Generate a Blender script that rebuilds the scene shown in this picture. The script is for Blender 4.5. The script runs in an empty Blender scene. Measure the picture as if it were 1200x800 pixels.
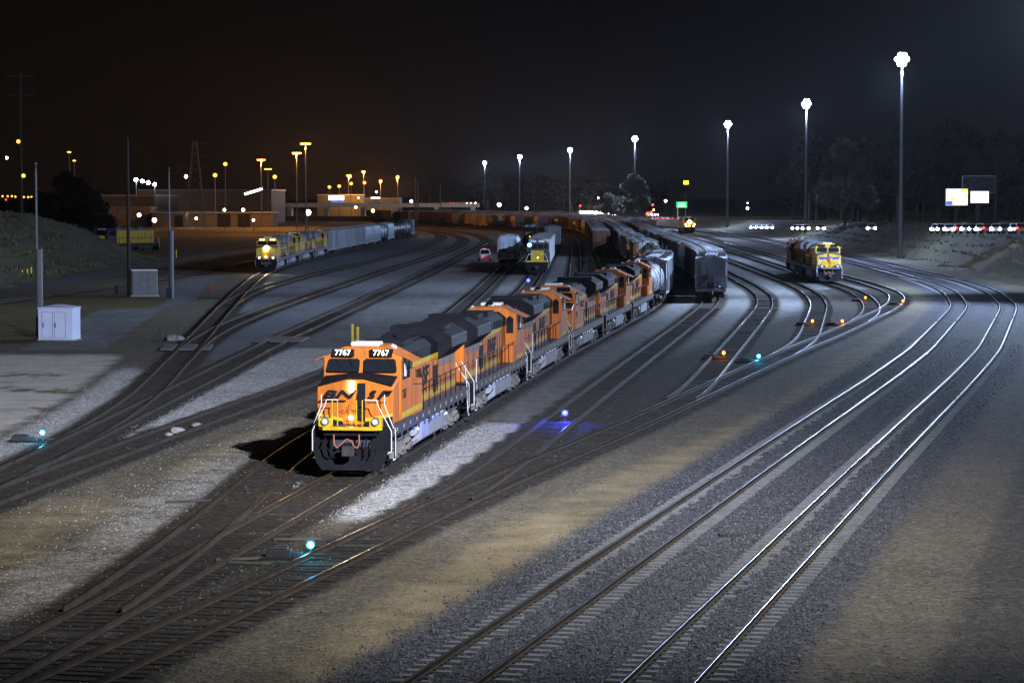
import bpy, bmesh, math, random
import numpy as np
from mathutils import Vector, Matrix
random.seed(7)
rng = np.random.default_rng(7)
scene = bpy.context.scene
COL = scene.collection
R = math.radians

# ------------------------------------------------------------------ camera, world, exposure
CAM_H = 10.5                      # camera above the yard, standing on a road bridge
RAIL = 0.20                       # rail top above the ground
cam_data = bpy.data.cameras.new('camera')
cam = bpy.data.objects.new('camera', cam_data); COL.objects.link(cam)
cam.location = (0, 0, CAM_H)
cam_data.sensor_width = 36.0
cam_data.sensor_fit = 'HORIZONTAL'
cam_data.lens = 90.0
PITCH = math.atan(170 / 3000)
cam.rotation_euler = (math.pi / 2 - PITCH, 0, 0)
cam_data.clip_start = 1.0
cam_data.clip_end = 12000
scene.camera = cam

world = bpy.data.worlds.new('World'); scene.world = world
world.use_nodes = True
wn, wl = world.node_tree.nodes, world.node_tree.links
wn.clear()
w_out = wn.new('ShaderNodeOutputWorld'); w_bg = wn.new('ShaderNodeBackground')
w_tc = wn.new('ShaderNodeTexCoord'); w_sep = wn.new('ShaderNodeSeparateXYZ')
w_rz = wn.new('ShaderNodeValToRGB'); w_rx = wn.new('ShaderNodeValToRGB'); w_mix = wn.new('ShaderNodeMix')
w_mix.data_type = 'RGBA'
wl.new(w_tc.outputs['Generated'], w_sep.inputs[0])
# glow of the city: warm towards the left, blue-grey towards the right, near black overhead
w_mul = wn.new('ShaderNodeMath'); w_mul.operation = 'MULTIPLY_ADD'
w_mul.inputs[1].default_value = 2.2; w_mul.inputs[2].default_value = 0.5
wl.new(w_sep.outputs['X'], w_mul.inputs[0]); wl.new(w_mul.outputs[0], w_rx.inputs[0])
e = w_rx.color_ramp.elements
e[0].position = 0.1; e[0].color = (0.0100, 0.0064, 0.0046, 1)
e[1].position = 0.85; e[1].color = (0.0042, 0.0040, 0.0056, 1)
m_ = w_rx.color_ramp.elements.new(0.5); m_.color = (0.0062, 0.0052, 0.0060, 1)
wl.new(w_sep.outputs['Z'], w_rz.inputs[0])
e = w_rz.color_ramp.elements
e[0].position = 0.0; e[0].color = (1.25, 1.25, 1.25, 1)
e[1].position = 0.12; e[1].color = (0.55, 0.55, 0.55, 1)
w_mix.blend_type = 'MULTIPLY'; w_mix.inputs[0].default_value = 1.0
wl.new(w_rx.outputs[0], w_mix.inputs[6]); wl.new(w_rz.outputs[0], w_mix.inputs[7])
wl.new(w_mix.outputs[2], w_bg.inputs[0]); w_bg.inputs[1].default_value = 0.42
wl.new(w_bg.outputs[0], w_out.inputs[0])

scene.view_settings.view_transform = 'Standard'
scene.view_settings.look = 'None'
scene.view_settings.exposure = 0.0
scene.view_settings.gamma = 1.0
scene.view_settings.use_curve_mapping = False
cy = scene.cycles
cy.use_denoising = True
cy.max_bounces = 4; cy.diffuse_bounces = 2; cy.glossy_bounces = 2; cy.transmission_bounces = 2; cy.volume_bounces = 0
cy.transparent_max_bounces = 6
cy.sample_clamp_indirect = 3.0
cy.sample_clamp_direct = 0.0
cy.use_light_tree = True
cy.caustics_reflective = False; cy.caustics_refractive = False

# light strengths, tuned here
LIT = dict(near=115e3, near_left=340e3, left_far=280e3, fill=165e3, mast0=500e3, far=210e3, glow=90e3, sodium=62e3)
HAZE = 0.11e-4

# ------------------------------------------------------------------ helpers
def at(x, y, Y=None, z=RAIL):
    """photo pixel (1200x800) to a place: on the level z, or at distance Y"""
    u, v = (x - 600) / 3000, (400 - y) / 3000
    d = Vector((u, math.cos(PITCH) + v * math.sin(PITCH), v * math.cos(PITCH) - math.sin(PITCH)))
    t = (Y / d.y) if Y is not None else (z - CAM_H) / d.z
    return Vector((0, 0, CAM_H)) + d * t

class MB:
    def __init__(self, off=(0, 0, 0)):
        self.v, self.f, self.m, self.off = [], [], [], off
    def add(self, vs, fs, m=0):
        n = len(self.v)
        self.v += [tuple(p) for p in vs]
        self.f += [tuple(i + n for i in f) for f in fs]
        self.m += [m] * len(fs)
        return self
    def hexa(self, p, m=0):
        return self.add(p, [(3, 2, 1, 0), (4, 5, 6, 7), (0, 1, 5, 4), (1, 2, 6, 5), (2, 3, 7, 6), (3, 0, 4, 7)], m)
    def box(self, x0, x1, y0, y1, z0, z1, m=0):
        return self.hexa([(x0, y0, z0), (x1, y0, z0), (x1, y1, z0), (x0, y1, z0), (x0, y0, z1), (x1, y0, z1), (x1, y1, z1), (x0, y1, z1)], m)
    def loft(self, A, B, m=0, cap=True):
        n = len(A)
        fs = [(i, (i + 1) % n, n + (i + 1) % n, n + i) for i in range(n)]
        if cap: fs += [tuple(range(n - 1, -1, -1)), tuple(range(n, 2 * n))]
        return self.add(list(A) + list(B), fs, m)
    def prism(self, poly, y0, y1, m=0):           # polygon in x,z drawn out along y
        return self.loft([(x, y0, z) for x, z in poly], [(x, y1, z) for x, z in poly], m)
    def prismx(self, poly, x0, x1, m=0):          # polygon in y,z drawn out along x
        return self.loft([(x0, y, z) for y, z in poly], [(x1, y, z) for y, z in poly], m)
    def cyl(self, a, b, r, n=10, m=0, r2=None):
        a, b = Vector(a), Vector(b); d = (b - a).normalized()
        s = d.orthogonal().normalized(); t = d.cross(s)
        r2 = r if r2 is None else r2
        A = [a + (s * math.cos(2 * math.pi * i / n) + t * math.sin(2 * math.pi * i / n)) * r for i in range(n)]
        B = [b + (s * math.cos(2 * math.pi * i / n) + t * math.sin(2 * math.pi * i / n)) * r2 for i in range(n)]
        return self.loft(A, B, m)
    def path(self, pts, r, n=6, m=0):
        for a, b in zip(pts[:-1], pts[1:]): self.cyl(a, b, r, n, m)
        return self
    def panel(self, pts, t, m=0):                 # flat polygon given a thickness along its normal
        p = [Vector(q) for q in pts]
        nrm = (p[1] - p[0]).cross(p[2] - p[0]).normalized()
        return self.loft(p, [q + nrm * t for q in p], m)
    def sphere(self, c, r, nu=10, nv=6, m=0, sc=(1, 1, 1)):
        vs, fs = [], []
        for j in range(nv + 1):
            th = math.pi * j / nv
            for i in range(nu):
                ph = 2 * math.pi * i / nu
                vs.append((c[0] + r * sc[0] * math.sin(th) * math.cos(ph), c[1] + r * sc[1] * math.sin(th) * math.sin(ph), c[2] + r * sc[2] * math.cos(th)))
        for j in range(nv):
            for i in range(nu):
                fs.append((j * nu + i, j * nu + (i + 1) % nu, (j + 1) * nu + (i + 1) % nu, (j + 1) * nu + i))
        return self.add(vs, fs, m)
    def build(self, name, mats, parent=None, smooth=False, bevel=0.0):
        if not isinstance(mats, (list, tuple)): mats = [mats]
        me = bpy.data.meshes.new(name)
        ox, oy, oz = self.off
        me.from_pydata([(x + ox, y + oy, z + oz) for x, y, z in self.v], [], self.f)
        for m in mats: me.materials.append(m)
        me.polygons.foreach_set('material_index', self.m)
        bm = bmesh.new(); bm.from_mesh(me)
        bmesh.ops.recalc_face_normals(bm, faces=bm.faces)
        if bevel: bmesh.ops.bevel(bm, geom=[ed for ed in bm.edges if ed.calc_face_angle(0) > 0.5], offset=bevel, segments=1, affect='EDGES', clamp_overlap=True)
        bm.to_mesh(me); bm.free()
        if smooth:
            me.polygons.foreach_set('use_smooth', [True] * len(me.polygons))
        me.update()
        o = bpy.data.objects.new(name, me); COL.objects.link(o)
        if parent is not None: o.parent = parent
        return o

KIDS = {}
def kids(o): return [c for c in o.children]
def thing(name, label, cat, loc=(0, 0, 0), rz=0.0, group=None):
    o = bpy.data.objects.new(name, None); COL.objects.link(o)
    o.empty_display_size = 0.5
    o.location = loc; o.rotation_euler = (0, 0, rz)
    return tag(o, label, cat, group)
def tag(o, label=None, cat=None, group=None, kind=None):
    if label: o['label'] = label
    if cat: o['category'] = cat
    if group: o['group'] = group
    if kind: o['kind'] = kind
    return o
def struct(o): o['kind'] = 'structure'; return o
def copy_tree(o, parent=None):
    c = o.copy(); COL.objects.link(c)
    if parent is not None: c.parent = parent
    for ch in o.children: copy_tree(ch, c)
    return c
USED = set()
def place(proto, loc, rz, label, group=None, cat=None):
    """the first call uses the prototype itself, later ones a copy with copies of its parts"""
    o = proto if proto.name not in USED else copy_tree(proto)
    USED.add(proto.name)
    o.location = loc; o.rotation_euler = (0, 0, rz)
    o['label'] = label
    if group: o['group'] = group
    if cat: o['category'] = cat
    return o
def recolour(root, part_names, mat):
    for ch in root.children:
        if ch.name.split('.')[0] in part_names and ch.material_slots:
            ch.material_slots[0].link = 'OBJECT'; ch.material_slots[0].material = mat

# ------------------------------------------------------------------ materials
MATS = {}
def nodes_of(name):
    m = bpy.data.materials.new(name); m.use_nodes = True
    nt = m.node_tree
    return m, nt.nodes, nt.links, nt.nodes['Principled BSDF']
def mat(name, col, rough=0.6, metal=0.0, var=0.25, scale=3.0, bump=0.0, dirt=None, streak=False, spec=0.3):
    """paint or other plain surface with weathering"""
    if name in MATS: return MATS[name]
    m, N, L, B = nodes_of(name)
    tc = N.new('ShaderNodeTexCoord'); mp = N.new('ShaderNodeMapping')
    L.new(tc.outputs['Object'], mp.inputs[0])
    if streak: mp.inputs['Scale'].default_value = (1, 1, 0.12)
    nz = N.new('ShaderNodeTexNoise'); nz.inputs['Scale'].default_value = scale; nz.inputs['Detail'].default_value = 6; nz.inputs['Roughness'].default_value = 0.65
    L.new(mp.outputs[0], nz.inputs[0])
    rp = N.new('ShaderNodeValToRGB')
    a = [c * (1 - var) for c in col]; b = [min(1, c * (1 + var * 0.6)) for c in col]
    if dirt: a = dirt
    rp.color_ramp.elements[0].position = 0.3 if not dirt else 0.33; rp.color_ramp.elements[0].color = (*a, 1)
    rp.color_ramp.elements[1].position = 0.7 if not dirt else 0.5; rp.color_ramp.elements[1].color = (*b, 1)
    L.new(nz.outputs['Fac'], rp.inputs[0]); L.new(rp.outputs[0], B.inputs['Base Color'])
    B.inputs['Roughness'].default_value = rough; B.inputs['Metallic'].default_value = metal
    B.inputs['Specular IOR Level'].default_value = spec
    if bump:
        bp = N.new('ShaderNodeBump'); bp.inputs['Strength'].default_value = bump; bp.inputs['Distance'].default_value = 0.03
        L.new(nz.outputs['Fac'], bp.inputs['Height']); L.new(bp.outputs[0], B.inputs['Normal'])
    MATS[name] = m
    return m
def glow(name, col, strength):
    if name in MATS: return MATS[name]
    m, N, L, B = nodes_of(name)
    B.inputs['Base Color'].default_value = (*[min(1, c * .5) for c in col], 1)
    B.inputs['Emission Color'].default_value = (*col, 1); B.inputs['Emission Strength'].default_value = strength
    MATS[name] = m
    return m
def glass(name, col=(0.01, 0.012, 0.015)):
    if name in MATS: return MATS[name]
    m, N, L, B = nodes_of(name)
    B.inputs['Base Color'].default_value = (*col, 1); B.inputs['Roughness'].default_value = 0.08
    MATS[name] = m
    return m

ORANGE = mat('orange_paint', (0.52, 0.138, 0.012), 0.5, var=0.34, scale=1.6, streak=True, spec=.25)
def grimy(m):
    """road grime: brown-black streaks running down, and fine specks"""
    N, L = m.node_tree.nodes, m.node_tree.links; B = N['Principled BSDF']; src = B.inputs['Base Color'].links[0].from_socket
    tc = N.new('ShaderNodeTexCoord')
    def layer(src, scale, stretch, p0, p1, amt, col):
        mp = N.new('ShaderNodeMapping'); mp.inputs['Scale'].default_value = stretch; L.new(tc.outputs['Object'], mp.inputs[0])
        n = N.new('ShaderNodeTexNoise'); n.inputs['Scale'].default_value = scale; n.inputs['Detail'].default_value = 6; n.inputs['Roughness'].default_value = .7; L.new(mp.outputs[0], n.inputs[0])
        r = N.new('ShaderNodeMapRange'); r.inputs['From Min'].default_value = p0; r.inputs['From Max'].default_value = p1; r.inputs['To Max'].default_value = amt; L.new(n.outputs['Fac'], r.inputs[0])
        x = N.new('ShaderNodeMix'); x.data_type = 'RGBA'; L.new(r.outputs[0], x.inputs[0]); L.new(src, x.inputs[6]); x.inputs[7].default_value = (*col, 1); return x.outputs[2]
    s_ = layer(src, 3.2, (1, 1, .10), .50, .72, .70, (.06, .032, .018)); s_ = layer(s_, .9, (1, 1, 1.4), .52, .75, .55, (.20, .10, .05)); s_ = layer(s_, 14, (1, 1, 1), .58, .72, .5, (.03, .02, .015))
    L.new(s_, B.inputs['Base Color']); return m
grimy(ORANGE)
BLACK = mat('black_paint', (0.011, 0.011, 0.014), 0.7, var=0.4, scale=2, spec=.05)
NAVY = mat('navy_sill_paint', (0.035, 0.04, 0.06), 0.5, var=0.3)
YELLOW = mat('yellow_stripe_paint', (0.50, 0.33, 0.015), 0.45, var=0.2)
ARMOUR = mat('armour_yellow_paint', (0.50, 0.31, 0.012), 0.45, var=0.25, scale=1.2, streak=True)
OLDYEL = mat('weathered_yellow_paint', (0.42, 0.28, 0.03), 0.6, var=0.45, scale=1.2, streak=True)
GREYP = mat('harbour_grey_paint', (0.10, 0.11, 0.13), 0.55, var=0.3)
WHITE = mat('white_paint', (0.62, 0.62, 0.62), 0.4, var=0.08)
SILVER = mat('grey_tank_paint', (0.27, 0.28, 0.34), 0.45, var=0.3, scale=1.5, streak=True)
TRUCKM = mat('truck_grime', (0.17, 0.16, 0.15), 0.75, var=0.6, scale=4)
DARKTRK = mat('dark_truck_grime', (0.04, 0.037, 0.034), 0.8, var=0.5, scale=4)
WHEELM = mat('wheel_steel', (0.10, 0.08, 0.07), 0.5, metal=0.4, var=0.4)
GLASSM = glass('dark_glass')
RED = mat('red_paint', (0.35, 0.03, 0.02), 0.5)
BLUE = mat('blue_decal', (0.03, 0.07, 0.35), 0.45, var=0.1)
RUST = mat('rusty_hose', (0.30, 0.10, 0.05), 0.8)
LAMP_WARM = glow('headlight_glow', (1.0, 0.80, 0.42), 40)
LAMP_DIM = glow('marker_glow', (1.0, 0.70, 0.30), 3)
BOARD = glow('number_board_digits', (1.0, 0.9, 0.65), 3.0)
HALIDE = glow('metal_halide_glow', (0.80, 0.90, 1.0), 90)
SODIUM = glow('sodium_glow', (1.0, 0.42, 0.06), 3.2)
POLE = mat('galvanised_pole', (0.12, 0.125, 0.135), 0.6, metal=0.2, var=0.2)
DKPOLE = mat('dark_pole_wood', (0.025, 0.02, 0.018), 0.8)
CONC = mat('weathered_concrete', (0.30, 0.29, 0.28), 0.85, var=0.3, scale=2, bump=0.1)

_text_cache = {}
def text_mesh(txt, size=1.0, shear=0.0, bold=0.0, extrude=0.004):
    key = (txt, size, shear, bold, extrude)
    if key not in _text_cache:
        c = bpy.data.curves.new('lettering', 'FONT')
        c.body = txt; c.size = size; c.align_x = 'CENTER'; c.align_y = 'CENTER'
        c.shear = shear; c.offset = bold; c.extrude = extrude; c.resolution_u = 3
        o = bpy.data.objects.new('lettering', c); COL.objects.link(o)
        dg = bpy.context.evaluated_depsgraph_get()
        me = bpy.data.meshes.new_from_object(o.evaluated_get(dg))
        bpy.data.objects.remove(o); bpy.data.curves.remove(c)
        _text_cache[key] = me
    return _text_cache[key]
def lettering(txt, mat_, parent, pos, face, size=1.0, shear=0.0, bold=0.0, sx=1.0, name='lettering', extrude=0.004):
    """face: '-y' reads from the front, '+x' / '-x' from the sides, '+y' from the rear"""
    me = text_mesh(txt, size, shear, bold, extrude).copy()
    me.name = name
    me.materials.clear(); me.materials.append(mat_)
    rot = {'-y': Matrix(((1, 0, 0), (0, 0, -1), (0, 1, 0))), '+x': Matrix(((0, 0, 1), (1, 0, 0), (0, 1, 0))),
           '-x': Matrix(((0, 0, -1), (-1, 0, 0), (0, 1, 0))), '+y': Matrix(((-1, 0, 0), (0, 0, 1), (0, 1, 0)))}[face]
    me.transform(Matrix.Translation(Vector(pos)) @ rot.to_4x4() @ Matrix.Diagonal((sx, 1, 1, 1)))
    o = bpy.data.objects.new(name, me); COL.objects.link(o); o.parent = parent
    return o
ORD = ['first', 'second', 'third', 'fourth', 'fifth', 'sixth', 'seventh', 'eighth', 'ninth', 'tenth', 'eleventh', 'twelfth', 'thirteenth',
       'fourteenth', 'fifteenth', 'sixteenth', 'seventeenth', 'eighteenth', 'nineteenth', 'twentieth', 'twenty-first', 'twenty-second',
       'twenty-third', 'twenty-fourth', 'twenty-fifth', 'twenty-sixth', 'twenty-seventh', 'twenty-eighth', 'twenty-ninth', 'thirtieth']

# ------------------------------------------------------------------ the tracks: every track is a curve X(Y) seen from above
TRK_PTS = {
 'P': [(25,-15.7),(60,-10.8),(70,-9.3),(93.6,-6.2),(117,-3.3),(140.5,-.35),(169,3.2),(187,5.7),(234,12),(254,14.4),(276,16.1),(330,17.7),(378,18.5),(458,20),(544,22.3),(606,24),(680,24.5),(760,22),(870,13),(1000,-8),(1150,-45),(1300,-95)],
 'Q': [(25,-15.7),(60,-10.8),(66,-10.3),(82.4,-9.5),(99,-9.1),(113.6,-8.2),(140,-5.2),(187,1.1),(234,7.3),(276,11),(330,12.9),(441,15.4),(606,19.5),(680,20),(760,17.5),(870,8.5),(1000,-12.5),(1150,-50),(1300,-100)],
 'U': [(150,-4.0),(187,-.8),(234,3.2),(276,5.8),(322,7.9),(441,11),(524,13.2),(606,15.3),(672,14.6),(760,10.5),(870,1),(1000,-20),(1150,-58)],
 'V': [(150,-10.7),(185,-6.2),(224,-2),(262,.6),(297,2.03),(329,2.9),(343,3.4),(441,6.2),(524,8.6),(606,10.3),(680,9.8),(760,5.5),(870,-5),(1000,-26),(1150,-64)],
 'R': [(25,-24.5),(70,-19.9),(87.3,-18.1),(101.3,-16.5),(126.6,-13.5),(138,-12.0),(160,-9.8),(224,-5.15),(297,-3),(343,-1.9),(381,-.76),(441,1.3),(532,3.9),(606,5.3),(680,4.5),(760,-.5),(870,-12),(1000,-33),(1150,-72)],
 'L1': [(70,-19.9),(97.5,-18.8),(126,-18.1),(147.8,-17.6),(169.8,-17.2),(190.7,-16.7),(225.5,-15.6),(288.8,-13.6),(359,-11.4),(483,-8.4),(560,-6),(618,-5.4),(727,-12.1),(870,-30.4),(1000,-55)],
 'H': [(25,-22.5),(70,-19.9),(97.5,-18.8),(114.4,-18.6),(134.3,-19.2),(169.8,-21.7),(210,-24.7),(281,-29.8),(343,-33.6),(390,-34.5),(435,-33.3),(542,-29.6),(650,-25.4),(720,-27.5),(800,-36),(900,-54)],
 'L2': [(150,-20.3),(175,-22),(190.7,-22.7),(206,-23),(234,-22.6),(259.7,-21.8),(368,-18),(435,-14.8),(542,-11.3),(630,-11.3),(736,-18.4),(870,-37)],
 'L3': [(235,-26.6),(258,-28),(278,-28.6),(300,-28.3),(325,-27.6),(370,-25.7),(423,-22.6),(515,-18.9),(606,-17),(687,-18.5),(754,-23),(870,-42)],
 'Z': [(180,-57),(253,-50.7),(291.5,-46.6),(351,-42.5),(450,-40),(560,-36),(700,-36)],
 'K': [(25,-17),(40,-13.1),(54.4,-9.6),(64.4,-7.2),(73.2,-5.2),(82.4,-3.2),(87,-2.1),(100.7,1.4),(112.8,4.6),(123,7.1),(146.4,12.7),(173.6,19.3),(189.6,23.5),(222,31.3),(234,34.3),(253,38.4),(271,41.1),(285,42),(300,42.3),(332,42.6),(400,44.5),(500,46.5),(620,49),(719,50),(870,43),(1000,23)],
 'N': [(75,-4.8),(87,-2.1),(100,-.2),(116,1.9),(128,3.5),(147,6.0),(162.6,8.1),(206,13.9),(237.7,18),(260,20.6),(290,22.4),(325,23.4),(378,24.2),(452,25.6),(544,27.6),(621,29.5),(700,29.8),(760,28),(870,19),(1000,-2),(1150,-38)],
 'S1': [(123,7.1),(134,9.4),(147,11.2),(162.6,13.3),(206,19.2),(237.7,23.4),(257.5,25.7),(276,27),(322,28.4),(450,31),(620,34.5),(700,35),(870,25),(1000,4)],
 'S2': [(165,17.2),(176,19.7),(188,21.8),(245,29.5),(257.5,30.9),(273,32.1),(303,33.3),(343,33.9),(401,35),(500,37),(620,39.5),(700,40),(870,31),(1000,10)],
 'S3': [(205,27.2),(222,31.0),(237.7,33.6),(257.5,36.1),(276,37.4),(291.5,37.9),(309,38.1),(351,39),(450,41),(620,44.3),(700,45),(870,37),(1000,16)],
 'M1': [(20,-9.8),(54.2,-1.5),(66.2,1.43),(100.4,9.8),(147,21.4),(172.8,27.6),(245,43.1),(283.5,48.4),(322,50.9),(401,53.4),(533,56.3),(657,57.5),(800,55),(1016,37),(1261,14),(1480,-9)],
}
TRK_PTS['M2'] = [(y, x + 4.65) for y, x in TRK_PTS['M1']]
YS = np.arange(0, 1600, 1.0)
TRK = {}
for k, pts in TRK_PTS.items():
    p = np.array(pts, float)
    xs = np.interp(YS, p[:, 0], p[:, 1])
    s0 = (p[1, 1] - p[0, 1]) / (p[1, 0] - p[0, 0]); s1 = (p[-1, 1] - p[-2, 1]) / (p[-1, 0] - p[-2, 0])
    xs = np.where(YS < p[0, 0], p[0, 1] + (YS - p[0, 0]) * s0, xs)
    xs = np.where(YS > p[-1, 0], p[-1, 1] + (YS - p[-1, 0]) * s1, xs)
    out = xs.copy()
    for sg, lo, hi in ((6, 0, 240), (14, 240, 420), (30, 420, 1600)):
        kx = np.arange(-3 * sg, 3 * sg + 1); g = np.exp(-kx ** 2 / (2 * sg * sg)); g /= g.sum()
        pad = np.concatenate([xs[0] + (np.arange(-3 * sg, 0)) * s0, xs, xs[-1] + np.arange(1, 3 * sg + 1) * s1])
        sm = np.convolve(pad, g, 'valid')
        a = np.clip((YS - lo) / 30 + .5, 0, 1) * np.clip((hi - YS) / 30 + .5, 0, 1) if lo else np.clip((hi - YS) / 30 + .5, 0, 1)
        out = out * (1 - a) + sm * a
    TRK[k] = out
def tx(k, y): return float(np.interp(y, YS, TRK[k]))
def tdir(k, y):
    return (tx(k, y + 3) - tx(k, y - 3)) / 6.0
def on_track(k, y): return Vector((tx(k, y), y, RAIL)), -math.atan(tdir(k, y))
def step_along(k, y, d):                     # the Y reached after d metres of track
    return y + d * math.cos(math.atan(tdir(k, y + d / 2)))
# ------------------------------------------------------------------ ground: one sheet to the horizon
def smooth(a, b, x): t = np.clip((x - a) / (b - a), 0, 1); return t * t * (3 - 2 * t)
def axis(parts):
    out = []
    for a, b, s in parts: out.append(np.arange(a, b, s))
    return np.unique(np.concatenate(out + [[parts[-1][1]]]))
gx = axis([(-7000, -900, 700), (-900, -200, 70), (-200, -90, 10), (-90, -48, 1.5), (-48, 40, 0.6), (40, 90, 1.2), (90, 200, 10), (200, 900, 70), (900, 7000, 700)])
gy = axis([(-400, 30, 43), (30, 135, 0.7), (135, 230, 1.2), (230, 480, 2.5), (480, 900, 8), (900, 2000, 60), (2000, 9000, 700)])
GX, GY = np.meshgrid(gx, gy)
def tracks_dist(keys, lim):
    d = np.full(GX.shape, 1e3)
    for k in keys:
        y0, y1 = lim.get(k, (0, 1500))
        c = np.interp(GY.ravel(), YS, TRK[k]).reshape(GX.shape)
        dd = np.abs(GX - c)
        dd = np.where((GY < y0) | (GY > y1), 1e3, dd)
        d = np.minimum(d, dd)
    return d
START = {'Q': (0, 1500), 'U': (150, 1500), 'V': (150, 1500), 'L1': (70, 900), 'L2': (150, 900), 'L3': (235, 900), 'N': (75, 1500), 'S1': (123, 1500), 'S2': (165, 1500), 'S3': (205, 1500), 'Z': (150, 700)}
YARD = [k for k in TRK if k not in ('M1', 'M2')]
dist = tracks_dist(YARD, START)
cx = {k: np.interp(GY.ravel(), YS, TRK[k]).reshape(GX.shape) for k in TRK}
oil_dark = 1 - smooth(0.9, 2.0, dist)
# the ladder and the leads at the lower left stand in one wide oily bed
near_lead = np.where(GY < 100, np.minimum(np.abs(GX - (cx['P'] + cx['K']) / 2 + 0.4), 9), 9)
oil_dark = np.maximum(oil_dark, 0.8 * (1 - smooth(2.4, 4.2, near_lead)) * smooth(96, 62, GY))
ladder = np.where((GY > 85) & (GY < 290) & (GX > cx['N'] - 1.6), np.clip((cx['K'] - GX), -9, 99), -9)
oil_dark = np.maximum(oil_dark, 0.75 * smooth(-2.2, -1.0, ladder) * (1 - smooth(5, 11, ladder)))
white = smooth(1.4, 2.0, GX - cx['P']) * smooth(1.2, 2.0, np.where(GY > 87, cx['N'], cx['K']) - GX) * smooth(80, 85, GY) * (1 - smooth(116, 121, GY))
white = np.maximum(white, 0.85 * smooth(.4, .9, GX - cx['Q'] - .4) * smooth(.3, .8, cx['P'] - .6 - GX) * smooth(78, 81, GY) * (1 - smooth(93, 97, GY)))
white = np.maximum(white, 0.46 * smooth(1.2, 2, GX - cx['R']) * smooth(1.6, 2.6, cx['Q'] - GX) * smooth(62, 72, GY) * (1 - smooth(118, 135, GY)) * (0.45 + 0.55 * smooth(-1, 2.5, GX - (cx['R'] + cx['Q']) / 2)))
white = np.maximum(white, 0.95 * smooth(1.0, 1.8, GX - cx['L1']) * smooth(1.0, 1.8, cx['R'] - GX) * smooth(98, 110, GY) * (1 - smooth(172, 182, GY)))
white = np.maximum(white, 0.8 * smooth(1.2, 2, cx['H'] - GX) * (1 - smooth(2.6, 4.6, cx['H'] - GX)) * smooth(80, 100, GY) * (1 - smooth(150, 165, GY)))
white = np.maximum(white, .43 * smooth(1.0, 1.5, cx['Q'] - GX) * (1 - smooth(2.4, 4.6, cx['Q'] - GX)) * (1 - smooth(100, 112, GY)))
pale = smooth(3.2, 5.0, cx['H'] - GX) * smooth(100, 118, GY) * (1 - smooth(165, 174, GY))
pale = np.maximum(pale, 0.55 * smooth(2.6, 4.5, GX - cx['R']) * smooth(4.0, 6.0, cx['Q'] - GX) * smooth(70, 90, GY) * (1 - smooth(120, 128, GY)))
asph = smooth(1.3, 1.9, GX - cx['L1']) * smooth(1.0, 1.8, cx['P'] - GX) * smooth(128, 150, GY) * (1 - smooth(420, 520, GY))
asph = np.maximum(asph, smooth(1.5, 2.1, GX - cx['P']) * smooth(1.3, 1.9, cx['N'] - GX) * smooth(117, 121, GY) * (1 - smooth(600, 700, GY)))
asph = np.maximum(asph, 0.8 * smooth(1.3, 1.9, GX - cx['N']) * smooth(1.0, 1.8, cx['K'] - GX) * smooth(150, 170, GY) * (1 - smooth(600, 700, GY)))
asph = np.maximum(asph, 0.9 * smooth(5.5, 6.2, cx['H'] - GX + (GY - 165) * 0.0) * (1 - smooth(11, 12.5, cx['H'] - GX)) * smooth(172, 178, GY) * (1 - smooth(232, 250, GY)))
blue = smooth(-1.5, 0.5, GX - cx['H']) * smooth(-1, 1, cx['L1'] + 1.5 - GX) * smooth(150, 185, GY) * (1 - smooth(650, 750, GY))
blue = np.maximum(blue, 0.8 * (1 - smooth(0, 6, np.abs(GX - cx['H'] + 7))) * smooth(225, 255, GY) * (1 - smooth(330, 360, GY)))
main_d = np.abs(GX - cx['M1'] - 2.3)
ball = 1 - smooth(4.6, 5.4, main_d)
grass = smooth(5.5, 7.5, cx['H'] - GX) * smooth(174, 186, GY) * (1 - smooth(255, 285, GY)) * (1 - asph)
def clamp(a): return np.clip(a, 0, 1)
oil_dark = np.maximum(oil_dark, .50 * smooth(9.6, 10.6, GX - cx['M1']) * (GY < 400))  # ground right of the main lines set darker
tan = 0.95 * np.exp(-((GX - cx['K'] - 5.2 - .6 * np.sin(GY * .06)) / 1.5) ** 2) * smooth(50, 62, GY) * (1 - smooth(215, 245, GY)) * (GX < cx['M1'] - 2.5)
tan = np.maximum(tan, 0.8 * np.exp(-((GX - cx['K'] - 9.0) / .8) ** 2) * smooth(90, 110, GY) * (GX < cx['M1'] - 2.5))
tan = np.maximum(tan, .72 * np.exp(-((GX - .60 * cx['R'] - .40 * cx['Q']) / 2.6) ** 2) * (1 - smooth(84, 96, GY)))
tan = np.maximum(tan, 0.8 * np.exp(-((GX - .45 * cx['R'] - .55 * cx['Q']) / 1.0) ** 2) * smooth(92, 98, GY) * (1 - smooth(118, 126, GY)))
ga = np.stack([white, pale, oil_dark, tan], -1); gb = np.stack([asph, grass, ball, blue], -1)
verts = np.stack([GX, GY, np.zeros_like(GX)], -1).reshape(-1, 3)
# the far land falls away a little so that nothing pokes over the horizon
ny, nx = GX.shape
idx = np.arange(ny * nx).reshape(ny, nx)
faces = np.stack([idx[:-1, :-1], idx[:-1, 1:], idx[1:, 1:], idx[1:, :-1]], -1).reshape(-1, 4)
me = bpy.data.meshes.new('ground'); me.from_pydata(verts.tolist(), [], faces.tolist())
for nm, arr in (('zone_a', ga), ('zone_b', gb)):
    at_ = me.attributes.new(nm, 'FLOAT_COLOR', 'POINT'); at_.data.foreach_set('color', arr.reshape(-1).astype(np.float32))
ground = bpy.data.objects.new('ground', me); COL.objects.link(ground); struct(ground)

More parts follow.
